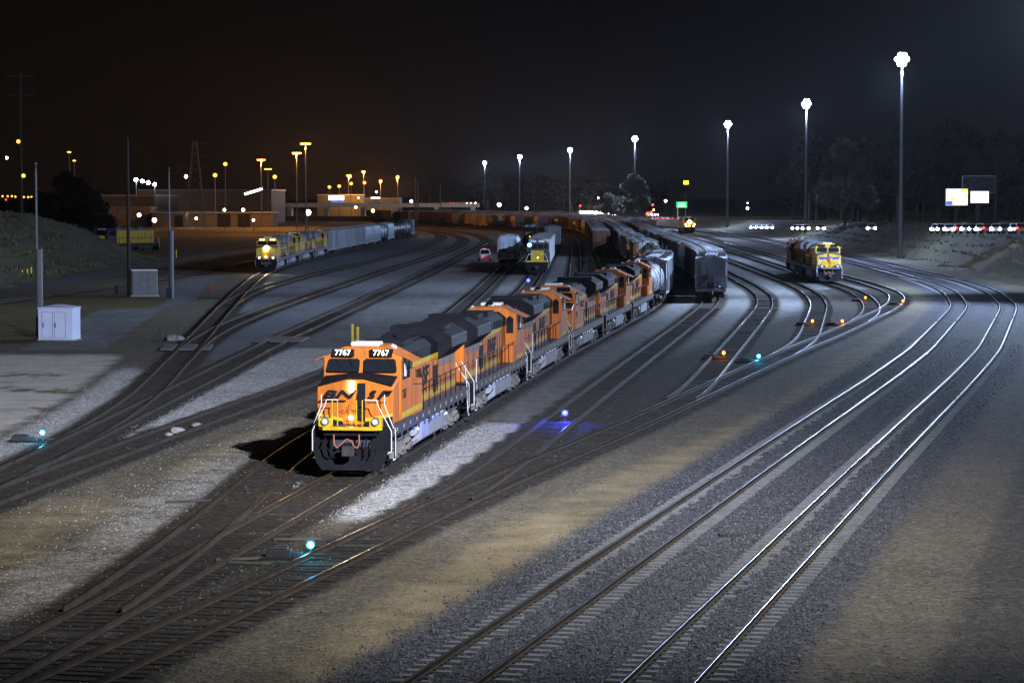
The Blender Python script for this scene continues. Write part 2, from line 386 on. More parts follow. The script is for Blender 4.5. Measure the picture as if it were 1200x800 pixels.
def ground_material():
    m, N, L, B = nodes_of('yard_ground')
    geo = N.new('ShaderNodeNewGeometry')
    def noise(scale, detail=5, rough=.6, src=None, stretch=None):
        n = N.new('ShaderNodeTexNoise'); n.inputs['Scale'].default_value = scale; n.inputs['Detail'].default_value = detail; n.inputs['Roughness'].default_value = rough
        if stretch:
            mp = N.new('ShaderNodeMapping'); mp.inputs['Rotation'].default_value = (0, 0, stretch[0]); mp.inputs['Scale'].default_value = stretch[1]
            L.new(geo.outputs['Position'], mp.inputs[0]); L.new(mp.outputs[0], n.inputs[0])
        else: L.new(geo.outputs['Position'], n.inputs[0])
        return n
    def math_(op, a, b=None, clamp=False):
        n = N.new('ShaderNodeMath'); n.operation = op; n.use_clamp = clamp
        for i, v in enumerate((a, b)):
            if v is None: continue
            if isinstance(v, (int, float)): n.inputs[i].default_value = v
            else: L.new(v, n.inputs[i])
        return n.outputs[0]
    def ramp(src, a, b, p0=.3, p1=.7):
        r = N.new('ShaderNodeValToRGB'); r.color_ramp.elements[0].position = p0; r.color_ramp.elements[0].color = (*a, 1)
        r.color_ramp.elements[1].position = p1; r.color_ramp.elements[1].color = (*b, 1); L.new(src, r.inputs[0]); return r.outputs[0]
    def mix(f, a, b, typ='MIX'):
        n = N.new('ShaderNodeMix'); n.data_type = 'RGBA'; n.blend_type = typ
        if isinstance(f, (int, float)): n.inputs[0].default_value = f
        else: L.new(f, n.inputs[0])
        for i, v in ((6, a), (7, b)):
            if isinstance(v, tuple): n.inputs[i].default_value = (*v, 1)
            else: L.new(v, n.inputs[i])
        return n.outputs[2]
    big = noise(0.09, 6).outputs['Fac']; mid = noise(0.55, 7, .68).outputs['Fac']; fine = noise(5.0, 6, .7).outputs['Fac']
    streak = noise(0.5, 6, .65, stretch=(-0.24, (2.2, 0.22, 1))).outputs['Fac']
    vor = N.new('ShaderNodeTexVoronoi'); vor.inputs['Scale'].default_value = 9.0; L.new(geo.outputs['Position'], vor.inputs[0])
    sepv = N.new('ShaderNodeSeparateColor'); L.new(vor.outputs['Color'], sepv.inputs[0]); cell = sepv.outputs[0]
    vor2 = N.new('ShaderNodeTexVoronoi'); vor2.inputs['Scale'].default_value = 6.5; L.new(geo.outputs['Position'], vor2.inputs[0])
    sepv2 = N.new('ShaderNodeSeparateColor'); L.new(vor2.outputs['Color'], sepv2.inputs[0]); cell2 = sepv2.outputs[0]
    za = N.new('ShaderNodeAttribute'); za.attribute_name = 'zone_a'; zb = N.new('ShaderNodeAttribute'); zb.attribute_name = 'zone_b'
    sa = N.new('ShaderNodeSeparateColor'); L.new(za.outputs['Color'], sa.inputs[0]); sb = N.new('ShaderNodeSeparateColor'); L.new(zb.outputs['Color'], sb.inputs[0])
    w_n = math_('ADD', math_('MULTIPLY', math_('SUBTRACT', mid, .5), 1.1), math_('MULTIPLY', math_('SUBTRACT', fine, .5), .7))
    def mask(s, gain=2.6, thr=.5, streaky=0.0):
        v = math_('ADD', s, math_('MULTIPLY', w_n, .75))
        if streaky: v = math_('ADD', v, math_('MULTIPLY', math_('SUBTRACT', streak, .5), streaky))
        v = math_('MULTIPLY_ADD' if False else 'SUBTRACT', v, thr)
        v = math_('ADD', math_('MULTIPLY', v, gain), .5, True)
        return math_('MULTIPLY', v, math_('MULTIPLY', s, 6.0, True), True)
    # plain yard dirt: brown-grey, with wheel-drawn streaks and stones
    dirt = mix(math_('MULTIPLY', streak, 1.0), ramp(mid, (0.050, 0.043, 0.034), (0.120, 0.102, 0.074)), ramp(big, (0.075, 0.064, 0.045), (0.185, 0.155, 0.098)))
    dirt = mix(math_('MULTIPLY', math_('GREATER_THAN', cell, .86), .5), dirt, (0.19, 0.185, 0.18))
    dirt = mix(math_('MULTIPLY', math_('LESS_THAN', cell, .16), .55), dirt, (0.03, 0.03, 0.03))
    gravel = mix(cell, (0.13, 0.13, 0.135), (0.62, 0.61, 0.60)); gravel = mix(math_('MULTIPLY', ramp_f(N, L, mid, .42, .62), .35), gravel, (0.22, 0.20, 0.17))
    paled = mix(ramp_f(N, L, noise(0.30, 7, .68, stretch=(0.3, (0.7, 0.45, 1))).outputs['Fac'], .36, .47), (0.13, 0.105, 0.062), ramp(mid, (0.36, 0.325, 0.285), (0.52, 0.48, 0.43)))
    oild = mix(math_('MULTIPLY', cell, .55), ramp(mid, (0.010, 0.009, 0.008), (0.034, 0.029, 0.024)), (0.062, 0.055, 0.048))
    aslab = mix(math_('MULTIPLY', fine, .35), ramp(mid, (0.085, 0.087, 0.090), (0.170, 0.170, 0.170)), ramp(streak, (0.060, 0.058, 0.055), (0.26, 0.25, 0.23), .38, .66))
    grassd = mix(mid, (0.055, 0.050, 0.022), (0.13, 0.11, 0.055))
    ballst = mix(cell, (0.016, 0.017, 0.021), (0.085, 0.087, 0.105))
    bluegr = mix(cell, (0.060, 0.066, 0.075), (0.19, 0.20, 0.215))
    c = dirt
    c = mix(mask(za.outputs['Alpha'], 1.9, .5, .8), c, ramp(mid, (0.125, 0.100, 0.060), (0.25, 0.205, 0.130)))
    c = mix(mask(zb.outputs['Alpha']), c, bluegr)
    c = mix(mask(sb.outputs[0], 3.4), c, aslab)
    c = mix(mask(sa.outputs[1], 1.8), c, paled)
    c = mix(mask(sa.outputs[0], 2.4), c, gravel)
    c = mix(mask(sb.outputs[1], 1.8), c, grassd)
    c = mix(mask(sa.outputs[2], 2.6, .42), c, oild)
    c = mix(sb.outputs[2], c, ballst)
    # coarser mottling that still reads at the flat angle of view
    mot = noise(1.6, 6, .75).outputs['Fac']
    c = mix(math_('MULTIPLY', ramp_f(N, L, mot, .50, .72), .5), c, mix(.5, c, (0.02, 0.02, 0.02)))
    c = mix(math_('MULTIPLY', math_('GREATER_THAN', cell2, .86), .22), c, mix(.35, c, (0.5, 0.49, 0.47)))
    # soft stains over everything
    c = mix(math_('MULTIPLY', ramp_f(N, L, big, .52, .70), .38), c, (0.035, 0.033, 0.03))
    L.new(c, B.inputs['Base Color']); B.inputs['Roughness'].default_value = 0.9; B.inputs['Specular IOR Level'].default_value = 0.06
    bp = N.new('ShaderNodeBump'); bp.inputs['Strength'].default_value = 0.7; bp.inputs['Distance'].default_value = 0.05
    h = math_('ADD', math_('MULTIPLY', vor.outputs['Distance'], -1.1), math_('MULTIPLY', fine, 1.4)); h = math_('ADD', h, math_('MULTIPLY', cell2, .35)); L.new(h, bp.inputs['Height']); L.new(bp.outputs[0], B.inputs['Normal'])
    return m
def ramp_f(N, L, src, p0, p1):
    r = N.new('ShaderNodeMapRange'); r.interpolation_type = 'SMOOTHSTEP'
    r.inputs['From Min'].default_value = p0; r.inputs['From Max'].default_value = p1
    L.new(src, r.inputs[0]); return r.outputs[0]
ground.data.materials.append(ground_material())

# loose stones on the gravel, too many to count: one object for each bed
def scatter(name, label, x0, x1, y0, y1, n, field, rmin, rmax, m, clear_of=()):
    ys = np.sqrt(rng.uniform(1 / y1 ** 1.0, 1 / y0 ** 1.0, n)) ** -2; xs = rng.uniform(x0, x1, n)      # denser towards the camera
    iy = np.clip(np.searchsorted(gy, ys), 0, len(gy) - 1); ix = np.clip(np.searchsorted(gx, xs), 0, len(gx) - 1)
    keep = rng.uniform(0, 1, n) < field[iy, ix]
    for k in clear_of:
        d = np.abs(np.abs(xs - np.interp(ys, YS, TRK[k])) - .76); keep &= (d > .11)
    xs, ys = xs[keep], ys[keep]; k = len(xs); r = rng.uniform(rmin, rmax, k) * rng.uniform(.7, 1.3, k)
    base = np.array([(1, 0, 0), (0, 1, 0), (-1, 0, 0), (0, -1, 0), (0, 0, 1), (0, 0, -.6)], float)
    v = base[None] * rng.uniform(.6, 1.25, (k, 6, 3)) + rng.normal(0, .16, (k, 6, 3)); a = rng.uniform(0, 6.28, k); c, s_ = np.cos(a), np.sin(a)
    vx = (v[..., 0] * c[:, None] - v[..., 1] * s_[:, None]); vy = v[..., 0] * s_[:, None] + v[..., 1] * c[:, None]
    V = np.stack([vx * r[:, None] + xs[:, None], vy * r[:, None] + ys[:, None], v[..., 2] * r[:, None] * .85 + r[:, None] * .1], -1).reshape(-1, 3)
    tri = np.array([(0, 1, 4), (1, 2, 4), (2, 3, 4), (3, 0, 4), (1, 0, 5), (2, 1, 5), (3, 2, 5), (0, 3, 5)])
    F = (tri[None] + 6 * np.arange(k)[:, None, None]).reshape(-1)
    me = bpy.data.meshes.new(name); me.vertices.add(len(V)); me.vertices.foreach_set('co', V.astype(np.float32).ravel())
    me.loops.add(len(F)); me.loops.foreach_set('vertex_index', F.astype(np.int32)); me.polygons.add(len(F) // 3); me.polygons.foreach_set('loop_start', np.arange(0, len(F), 3, dtype=np.int32))
    me.materials.append(m); me.update(calc_edges=True); me.validate()
    o = bpy.data.objects.new(name, me); COL.objects.link(o); return tag(o, label, 'gravel', None, 'stuff')
def stone_material(name, lo, hi):
    m, N, L, B = nodes_of(name); geo = N.new('ShaderNodeNewGeometry'); r = N.new('ShaderNodeValToRGB'); r.color_ramp.elements[0].color = (*lo, 1); r.color_ramp.elements[1].color = (*hi, 1)
    L.new(geo.outputs['Random Per Island'], r.inputs[0]); L.new(r.outputs[0], B.inputs['Base Color']); B.inputs['Roughness'].default_value = .9; B.inputs['Specular IOR Level'].default_value = .08; return m
scatter('gravel', 'pale gravel between the tracks round the lead locomotive', -36, 14, 60, 185, 300000, white ** 1.6 * (1 - .85 * oil_dark), .012, .036, stone_material('pale_gravel_stone', (.08, .08, .08), (.44, .43, .42)), ('P', 'Q', 'R', 'K', 'N', 'H', 'L1'))
scatter('ballast_gravel', 'dark ballast stones under the two main line tracks', -14, 36, 44, 190, 420000, ball * .9, .014, .040, stone_material('dark_ballast_stone', (.016, .017, .022), (.17, .175, .20)), ('M1', 'M2'))
dirt_f = clamp(1 - white - ball - pale * .7 - asph) * (.25 + .75 * (rng.uniform(0, 1, GX.shape) > .35)) * .55
scatter('dirt_gravel', 'small stones and clods on the yard dirt', -40, 36, 44, 190, 220000, dirt_f, .010, .032, stone_material('dirt_stone', (.05, .044, .035), (.26, .22, .17)), ('P', 'Q', 'R', 'K', 'N', 'H', 'L1', 'S1', 'M1', 'M2'))
# ------------------------------------------------------------------ banks
def bank_material():
    m, N, L, B = nodes_of('dry_grass_bank')
    geo = N.new('ShaderNodeNewGeometry')
    n1 = N.new('ShaderNodeTexNoise'); n1.inputs['Scale'].default_value = .25; n1.inputs['Detail'].default_value = 8; n1.inputs['Roughness'].default_value = .7
    n2 = N.new('ShaderNodeTexNoise'); n2.inputs['Scale'].default_value = 2.5; n2.inputs['Detail'].default_value = 5
    L.new(geo.outputs['Position'], n1.inputs[0]); L.new(geo.outputs['Position'], n2.inputs[0])
    r = N.new('ShaderNodeValToRGB'); L.new(n1.outputs['Fac'], r.inputs[0])
    r.color_ramp.elements[0].position = .36; r.color_ramp.elements[0].color = (0.035, 0.032, 0.018, 1)
    r.color_ramp.elements[1].position = .64; r.color_ramp.elements[1].color = (0.085, 0.075, 0.032, 1)
    mx = N.new('ShaderNodeMix'); mx.data_type = 'RGBA'; mx.blend_type = 'MULTIPLY'; mx.inputs[0].default_value = .6
    r2 = N.new('ShaderNodeValToRGB'); L.new(n2.outputs['Fac'], r2.inputs[0]); r2.color_ramp.elements[0].position = .35; r2.color_ramp.elements[0].color = (.25, .25, .25, 1); r2.color_ramp.elements[1].position = .65
    L.new(r.outputs[0], mx.inputs[6]); L.new(r2.outputs[0], mx.inputs[7]); L.new(mx.outputs[2], B.inputs['Base Color'])
    B.inputs['Roughness'].default_value = .95
    bp = N.new('ShaderNodeBump'); bp.inputs['Strength'].default_value = 1; bp.inputs['Distance'].default_value = .25; L.new(n2.outputs['Fac'], bp.inputs['Height']); L.new(bp.outputs[0], B.inputs['Normal'])
    return m
BANKM = bank_material()
def lattice(name, rows, material):
    rows = np.array(rows); a, b, _ = rows.shape
    i = np.arange(a * b).reshape(a, b)
    f = np.stack([i[:-1, :-1], i[:-1, 1:], i[1:, 1:], i[1:, :-1]], -1).reshape(-1, 4)
    me = bpy.data.meshes.new(name); me.from_pydata(rows.reshape(-1, 3).tolist(), [], f.tolist()); me.materials.append(material)
    me.polygons.foreach_set('use_smooth', [True] * len(me.polygons))
    o = bpy.data.objects.new(name, me); COL.objects.link(o); return struct(o)
def crest(y): return float(np.interp(y, [150, 260, 360, 480, 650, 900, 1100], [6.2, 6.2, 6.2, 5.2, 3.6, 2.2, .6]))
rows, TUFTS = [], []
for y in np.arange(190, 1100, 5.0):
    x0 = tx('M2', y) + 4.8 + .8 * math.sin(y * .07); h = crest(y); r_ = []
    for j, (dx, z) in enumerate([(0, -.05), (1.5, .25), (3.5, .2), (5.5, .34), (7.5, .52), (9.5, .72), (11.5, .90), (13.5, 1.0), (17, 1.0), (45, 1.0), (200, 1.0), (600, .6)]):
        zz = z if j < 1 else (z * h if j > 2 else z * 1.0)
        n = rng.normal(0, .16) if 1 < j < 9 else 0
        r_.append((x0 + dx, y, zz + n))
        if 1 < j < 9 and y < 700:
            for _ in range(5): TUFTS.append((x0 + dx + rng.uniform(-1, 1), y + rng.uniform(-2.5, 2.5), zz + n - .1))
    rows.append(r_)
lattice('embankment', rows, BANKM)
rows = []
for y in np.arange(200, 445, 4.0):
    k = float(np.interp(y, [200, 400, 425, 440], [1, 1, .75, .0])); r_ = []
    for j, (x, z) in enumerate([(-58.5, -.05), (-61, .35), (-63.5, 1.3), (-66, 2.9), (-68.5, 4.5), (-71, 5.9), (-73.5, 7.1), (-75.5, 7.7), (-79, 7.9), (-90, 7.9), (-110, 7.7), (-135, 0)]):
        n = rng.normal(0, .2) if 0 < j < 10 else 0
        r_.append((x + n + 1.2 * math.sin(y * .05), y, max(-.05, z * k + n * k)))
        if 0 < j < 9 and y > 300:
            for _ in range(9): TUFTS.append((x + rng.uniform(-1.3, 1.3), y + rng.uniform(-2, 2), z * k + n - .1))
    rows.append(r_)
lattice('hill', rows, BANKM)
# grass nobody could count: one object
vs, fs = [], []
for (x, y, z) in TUFTS:
    for b in range(3):
        a = rng.uniform(0, 6.28); h = rng.uniform(.15, .55); w = rng.uniform(.05, .14); lx, ly = rng.normal(0, .15, 2)
        n = len(vs); px_, py_ = x + rng.normal(0, .25), y + rng.normal(0, .25)
        vs += [(px_ - w * math.cos(a), py_ - w * math.sin(a), z), (px_ + w * math.cos(a), py_ + w * math.sin(a), z), (px_ + lx, py_ + ly, z + h)]
        fs.append((n, n + 1, n + 2))
me = bpy.data.meshes.new('dry_grass'); me.from_pydata(vs, [], fs); me.materials.append(mat('dry_grass_blades', (0.10, 0.085, 0.035), .9, var=.5, scale=.3))
o = bpy.data.objects.new('dry_grass', me); COL.objects.link(o); tag(o, kind='stuff', label='dry grass growing on the banks beside the yard', cat='grass')

# ------------------------------------------------------------------ tracks: rails and sleepers
def rail_material():
    m, N, L, B = nodes_of('rail_steel')
    geo = N.new('ShaderNodeNewGeometry'); nz = N.new('ShaderNodeTexNoise'); nz.inputs['Scale'].default_value = .06; nz.inputs['Detail'].default_value = 3; L.new(geo.outputs['Position'], nz.inputs[0])
    r = N.new('ShaderNodeMapRange'); r.inputs['From Min'].default_value = .35; r.inputs['From Max'].default_value = .65; r.inputs['To Min'].default_value = .26; r.inputs['To Max'].default_value = .45
    L.new(nz.outputs['Fac'], r.inputs[0]); L.new(r.outputs[0], B.inputs['Roughness'])
    B.inputs['Base Color'].default_value = (.12, .12, .13, 1); B.inputs['Metallic'].default_value = 1
    return m
RAIL_TOP = rail_material()
RAIL_DULL = mat('dull_rail_top', (0.10, 0.085, 0.07), .35, metal=.9, var=.4, scale=.5)  # brown dull colour stands in for tops that mirror no lamp
RAIL_SIDE = mat('rail_rust', (0.042, 0.032, 0.023), .8, var=.5, scale=2, spec=.1)
WOODT = mat('creosoted_timber', (0.030, 0.026, 0.022), .85, var=.55, scale=3, spec=.08)
CONCT = mat('concrete_sleeper', (0.135, 0.14, 0.15), .85, var=.4, scale=2)
PROF = [(-.07, 0), (.07, 0), (.07, .018), (.012, .04), (.012, .125), (.036, .14), (.036, .168), (.028, .172), (-.028, .172), (-.036, .168), (-.036, .14), (-.012, .125), (-.012, .04), (-.07, .018)]
def rail_mesh(k, side, ys, z0, top):
    n = len(PROF); vs = []
    for y in ys:
        s = tdir(k, y); c = 1 / math.sqrt(1 + s * s); nxv, nyv = c, -s * c
        x = tx(k, y)
        for px_, pz in PROF:
            o_ = side * .7525 + px_
            vs.append((x + nxv * o_, y + nyv * o_, z0 + pz))
    fs, ms = [], []
    for i in range(len(ys) - 1):
        for j in range(n):
            fs.append((i * n + j, i * n + (j + 1) % n, (i + 1) * n + (j + 1) % n, (i + 1) * n + j)); ms.append(0 if j in (6, 7, 8) else 1)
    fs += [tuple(range(n)), tuple(range((len(ys) - 1) * n, len(ys) * n))[::-1]]; ms += [1, 1]
    me = bpy.data.meshes.new('rail'); me.from_pydata(vs, [], fs)
    me.materials.append(top); me.materials.append(RAIL_SIDE); me.polygons.foreach_set('material_index', ms)
    return me
def track(k, y0, y1, ties='wood', tie_to=300, gap=.56, top=None, seed=0, zt=.03):
    root = bpy.data.objects.new('railway_track', None); COL.objects.link(root); struct(root)
    root.location = (tx(k, y0), y0, 0)
    ys = np.concatenate([np.arange(y0, min(y1, 320), 2.0), np.arange(max(y0, 320), y1 + 1, 7.0)]); ys = np.unique(ys)
    z0 = RAIL - .172
    for s in (-1, 1):
        o = bpy.data.objects.new('rail', rail_mesh(k, s, ys, z0, top or RAIL_TOP)); COL.objects.link(o)
        o.data.transform(Matrix.Translation(-root.location)); o.parent = root
    mb = MB(tuple(-root.location)); y = y0; r = random.Random(seed)
    while y < min(y1, tie_to):
        s = tdir(k, y); c = 1 / math.sqrt(1 + s * s); x = tx(k, y)
        L_ = 1.3 + (r.uniform(-.06, .06) if ties == 'wood' else 0); w = .12 if ties == 'wood' else .115
        h = (.028 + r.uniform(-.02, .012)) if ties == 'wood' else .045
        ang = r.uniform(-.02, .02) if ties == 'wood' else 0
        ux, uy = (c * math.cos(ang) + s * c * math.sin(ang)), (-s * c * math.cos(ang) + c * math.sin(ang)); tx_, ty_ = -uy, ux
        sh = r.uniform(-.05, .05) if ties == 'wood' else 0
        if not (ties == 'wood' and r.random() < .12):
            # a concrete sleeper dips below the ballast in its middle, so only its two ends show
            for e0, e1 in (((-L_, L_),) if ties == 'wood' else ((-L_, -.42 + r.uniform(-.12, .15)), (.5 + r.uniform(-.1, .1), L_))):
                p = []
                for zz in (-.05, h):
                    for a, b in ((e0, -w), (e1, -w), (e1, w), (e0, w)): p.append((x + ux * (a + sh) + tx_ * b, y + uy * (a + sh) + ty_ * b, zz))
                mb.hexa(p)
            if ties != 'wood':                                    # rail clips beside each rail foot
                for q in (-.75, .75):
                    for e_ in (-.1, .1):
                        a_ = q + e_; X_, Y_ = x + ux * a_, y + uy * a_
                        mb.box(X_ - .03, X_ + .03, Y_ - .06, Y_ + .06, h, h + .05, 1)
        y += gap * (r.uniform(.92, 1.08) if ties == 'wood' else 1) * c
    if mb.v:
        o = mb.build('sleeper', [WOODT, RAIL_SIDE] if ties == 'wood' else [CONCT, RAIL_SIDE], root); o['kind'] = 'stuff'
    return root
track('M1', 34, 1100, 'concrete', 330, .61, seed=1); track('M2', 34, 1100, 'concrete', 330, .61, seed=2)
track('P', 30, 1100, seed=3, top=RAIL_DULL); track('Q', 64, 1100, seed=4, tie_to=150, top=RAIL_DULL); track('K', 34, 900, seed=5, tie_to=260)
track('N', 88, 900, seed=6, tie_to=240); track('S1', 131, 900, seed=7, tie_to=260); track('S2', 168, 900, seed=8, tie_to=280); track('S3', 212, 900, seed=9, tie_to=300)
track('R', 60, 900, seed=10, tie_to=150, top=RAIL_DULL); track('H', 60, 800, seed=11, tie_to=200, top=RAIL_DULL); track('L1', 100, 900, seed=12, tie_to=230); track('L2', 162, 800, seed=13, tie_to=230)
track('L3', 244, 760, seed=14, tie_to=250); track('U', 152, 900, tie_to=200, seed=15); track('V', 152, 900, seed=16, tie_to=200); track('Z', 190, 700, seed=17, tie_to=240, top=RAIL_DULL)

# guard rails beside the switch frogs and the long timber ends of the switches are part of the bed
def plank(name, pts_w, z, th, m):
    mb = MB()
    p = [Vector((a, b, z)) for a, b in pts_w]
    mb.panel(p, th); return struct(mb.build(name, m))
# crossing panels over the tracks of the service crossing
CROSS = mat('crossing_plank', (0.09, 0.087, 0.085), .8, var=.35)
for k, ya in (('H', 176.5), ('L1', 186.0)):
    for off in (-1.25, 0, 1.25):
        y = ya; x = tx(k, y) + off; w = .42 if off else .58
        s = tdir(k, y); plank('crossing_path', [(x - w, y - 3), (x + w, y - 3), (x + w + s * 6, y + 3), (x - w + s * 6, y + 3)], .06, .1, CROSS)
# service road on the left, freeway on the bank, the far road
ASPH = mat('road_asphalt', (0.055, 0.055, 0.058), .85, var=.3, scale=.6, bump=.05)
def ribbon(name, pts, w, z, m, zs=None, th=.0):
    rows = []
    pts = [Vector((a, b, 0)) for a, b in pts]
    for i, p in enumerate(pts):
        d = (pts[min(i + 1, len(pts) - 1)] - pts[max(i - 1, 0)]).normalized(); n = Vector((d.y, -d.x, 0))
        zz = z if zs is None else zs[i]
        rows.append([tuple(p - n * w + Vector((0, 0, zz))), tuple(p + n * w + Vector((0, 0, zz)))])
    return lattice(name, rows, m)
ribbon('service_road', [(-80, 230), (-62, 268), (-56.5, 300), (-54.5, 340), (-54, 400), (-52, 460), (-45, 540), (-36, 640)], 3.6, .012, ASPH)
FWY = [(tx('M2', y) + 27, y) for y in range(200, 1060, 20)]
ribbon('freeway', FWY, 8, 0, ASPH, [crest(y) + .03 for y in range(200, 1060, 20)])
# ------------------------------------------------------------------ rolling stock builders (local: front towards -Y, rail top at z = 0)
def wheelset(y, off, parent, m=WHEELM):
    mb = MB(off)
    for s in (-1, 1):
        mb.cyl((s * .68, y, .53), (s * .82, y, .53), .53, 18); mb.cyl((s * .82, y, .53), (s * .95, y, .53), .2, 10)
    mb.cyl((-.7, y, .53), (.7, y, .53), .1, 8)
    return mb.build('wheelset', m, parent)
def truck(yc, axles, off, parent, m=TRUCKM):
    """a bogie with side frames, springs and journal boxes; its wheelsets are sub-parts"""
    mb = MB(off); a0, a1 = min(axles), max(axles)
    for s in (-1, 1):
        x0, x1 = (s * 1.0, s * 1.16) if s > 0 else (s * 1.16, s * 1.0)
        mb.prismx([(a0 - .45, .72), (a0 - .2, .9), (a1 + .2, .9), (a1 + .45, .72), (a1 + .4, .5), (a1 - .2, .62), (a0 + .2, .62), (a0 - .4, .5)], x0, x1)
        for a in axles:
            mb.box(s * 1.17 - .09, s * 1.17 + .09, a - .2, a + .2, .34, .74)
            mb.cyl((s * 1.2, a, .53), (s * 1.34, a, .53), .13, 8)
        for a, b in zip(axles[:-1], axles[1:]):
            c = (a + b) / 2
            for q in (-.16, .16): mb.cyl((s * 1.1, c + q, .32), (s * 1.1, c + q, .72), .1, 8)
            mb.box(s * 1.08 - .12, s * 1.08 + .12, c - .4, c + .4, .24, .33)
        if len(axles) == 3:
            mb.box(s * 1.24 - .05, s * 1.24 + .05, a0 + .3, a0 + .75, .55, .85); mb.cyl((s * 1.2, a1 - .7, .75), (s * 1.2, a1 - .25, .75), .13, 8)
            mb.path([(s * 1.2, a0 - .5, .95), (s * 1.25, a0 + .6, .98), (s * 1.25, a1, .95)], .03, 5)
    mb.box(-1.0, 1.0, yc - .3, yc + .3, .55, .95)
    t = mb.build('truck', m, parent)
    for a in axles: wheelset(a, off, t, m if m is DARKTRK else WHEELM)
    return t
def coupler(y, s, off, parent):
    mb = MB(off)
    mb.box(-.14, .14, min(y, y + s * .75), max(y, y + s * .75), .78, 1.0); mb.hexa([(-.22, y + s * .6, .7), (.22, y + s * .6, .7), (.16, y + s * .85, .7), (-.2, y + s * .85, .7), (-.22, y + s * .6, 1.06), (.22, y + s * .6, 1.06), (.16, y + s * .85, 1.06), (-.2, y + s * .85, 1.06)])
    return mb.build('coupler', DARKTRK, parent)

LOCO_L = 21.9
def make_road_loco(name, body, top, stripe, style):
    """six-axle wide-nose diesel. style 'orange': flared radiator wings, black roof; style 'yellow': winged nose emblem, grey roof"""
    root = thing(name, 'tmp', 'locomotive'); off = (0, -LOCO_L / 2, 0); L = LOCO_L
    orange = style == 'orange'
    # frame, sill and walkways
    mb = MB(off)
    mb.box(-1.52, 1.52, .75, L - .75, 1.32, 1.74); mb.box(-.7, .7, .6, L - .6, .95, 1.35); mb.box(-1.0, 1.0, 7.6, 14.4, 1.0, 1.33)
    for y in np.arange(1.6, L - 1, 1.35):
        for s in (-1, 1): mb.box(s * 1.5 - .03, s * 1.5 + .03, y, y + .09, 1.15, 1.33)
    mb.build('frame', NAVY, root)
    mb = MB(off)
    for y in np.arange(1.7, L - 1, 1.55):
        for s in (-1, 1): mb.box(s * 1.522 - .006, s * 1.522 + .006, y, y + .2, 1.46, 1.6)
    mb.build('reflector', YELLOW, root)
    # front platform (anticlimber) and pilot with the plow
    mb = MB(off)
    mb.loft([(-1.2, .35, 1.62), (1.2, .35, 1.62), (1.0, .08, 1.62), (-1.0, .08, 1.62)], [(-1.2, .35, 1.74), (1.2, .35, 1.74), (1.0, .08, 1.74), (-1.0, .08, 1.74)])
    mb.box(-1.2, -.72, .3, .5, 1.74, 2.05); mb.box(.72, 1.2, .3, .5, 1.74, 2.05)
    mb.build('anticlimber', YELLOW if orange else GREYP, root)
    for rear in (0, 1):
        f = (lambda y: L - y) if rear else (lambda y: y)
        mb = MB(off)
        def hx(x0, x1, ya, yb, z0, z1, m=0):
            a, b = sorted((f(ya), f(yb))); mb.box(x0, x1, a, b, z0, z1, m)
        hx(-1.5, 1.5, .62, .74, .85, 1.72)
        hx(-1.0, 1.0, .3, .62, 1.4, 1.62)
        # plow blade, cut away at its lower corners
        pl = [(-1.42, .88), (1.42, .88), (1.3, .42), (1.05, .12), (-1.05, .12), (-1.3, .42)]
        mb.loft([(x, f(.42 - .30 * (.9 - z)), z) for x, z in pl], [(x, f(.48 - .30 * (.9 - z)), z) for x, z in pl])
        for x in (-.95, -.6, .6, .95): mb.cyl((x, f(.42), .95), (x, f(.36), .35), .045, 6)
        hx(-.3, .3, .25, .6, .72, 1.1)
        # stepwells at both corners
        for s in (-1, 1):
            for z in (.42, .78, 1.14): hx(min(s * 1.12, s * 1.52), max(s * 1.12, s * 1.52), .78, 1.2, z, z + .04)
            hx(min(s * 1.08, s * 1.12), max(s * 1.08, s * 1.12), .78, 1.2, .4, 1.4); hx(min(s * 1.5, s * 1.54), max(s * 1.5, s * 1.54), 1.2, 1.26, .38, 1.4)
        mb.build('pilot', BLACK, root)
        mb = MB(off)                                          # hanging air hoses and the jumper cable
        for x in (-.95, -.7, .6, .85): mb.path([(x, f(.34), 1.3), (x * 1.02, f(.16), 1.05), (x * .95, f(.14), .7), (x * .8, f(.2), .55)], .03, 6)
        mb.build('air_hose', BLACK, root)
        mb = MB(off)
        mb.path([(-.62, f(.26), 1.45), (-.6, f(.2), 1.1), (-.48, f(.18), .95), (-.3, f(.18), 1.12), (-.12, f(.18), 1.28), (.08, f(.18), 1.2), (.16, f(.18), 1.0), (.28, f(.18), .95), (.36, f(.2), 1.12), (.34, f(.26), 1.45)], .03, 6)
        mb.build('jumper_cable', RUST, root)
        coupler(f(.5), 1 if rear else -1, off, root)
    mb = MB(off)
    # nose: sides, peaked front face, door recess
    nosepts = [(-1.45, 1.74), (1.45, 1.74), (1.45, 3.12), (.32, 3.42), (-.32, 3.42), (-1.45, 3.12)]
    A = [(x, 1.05 + (.10 if abs(x) > 1 else 0) + (z - 1.74) * .10, z) for x, z in nosepts]
    B = [(x * 1.0, 2.75, z if z < 2 else (3.42 if abs(x) > 1 else 3.55)) for x, z in nosepts]
    mb.loft(A, B); mb.build('nose', body, root, bevel=.03)
    mb = MB(off)
    yf = lambda z: 1.05 + (z - 1.74) * .10 - .004
    mb.panel([(.10, yf(1.9), 1.9), (.42, yf(1.9), 1.9), (.42, yf(3.3), 3.3), (.10, yf(3.3), 3.3)], .012)
    mb.build('nose_door', BLACK if orange else body, root)  # on the orange style, black stands in for the shade of the recess
    mb = MB(off)
    mb.panel([(-1.40, 1.28, 3.19), (-.30, 1.25, 3.47), (-.30, 2.62, 3.58), (-1.40, 2.62, 3.46)], .012); mb.panel([(1.40, 1.28, 3.19), (1.40, 2.62, 3.46), (.30, 2.62, 3.58), (.30, 1.25, 3.47)], .012)
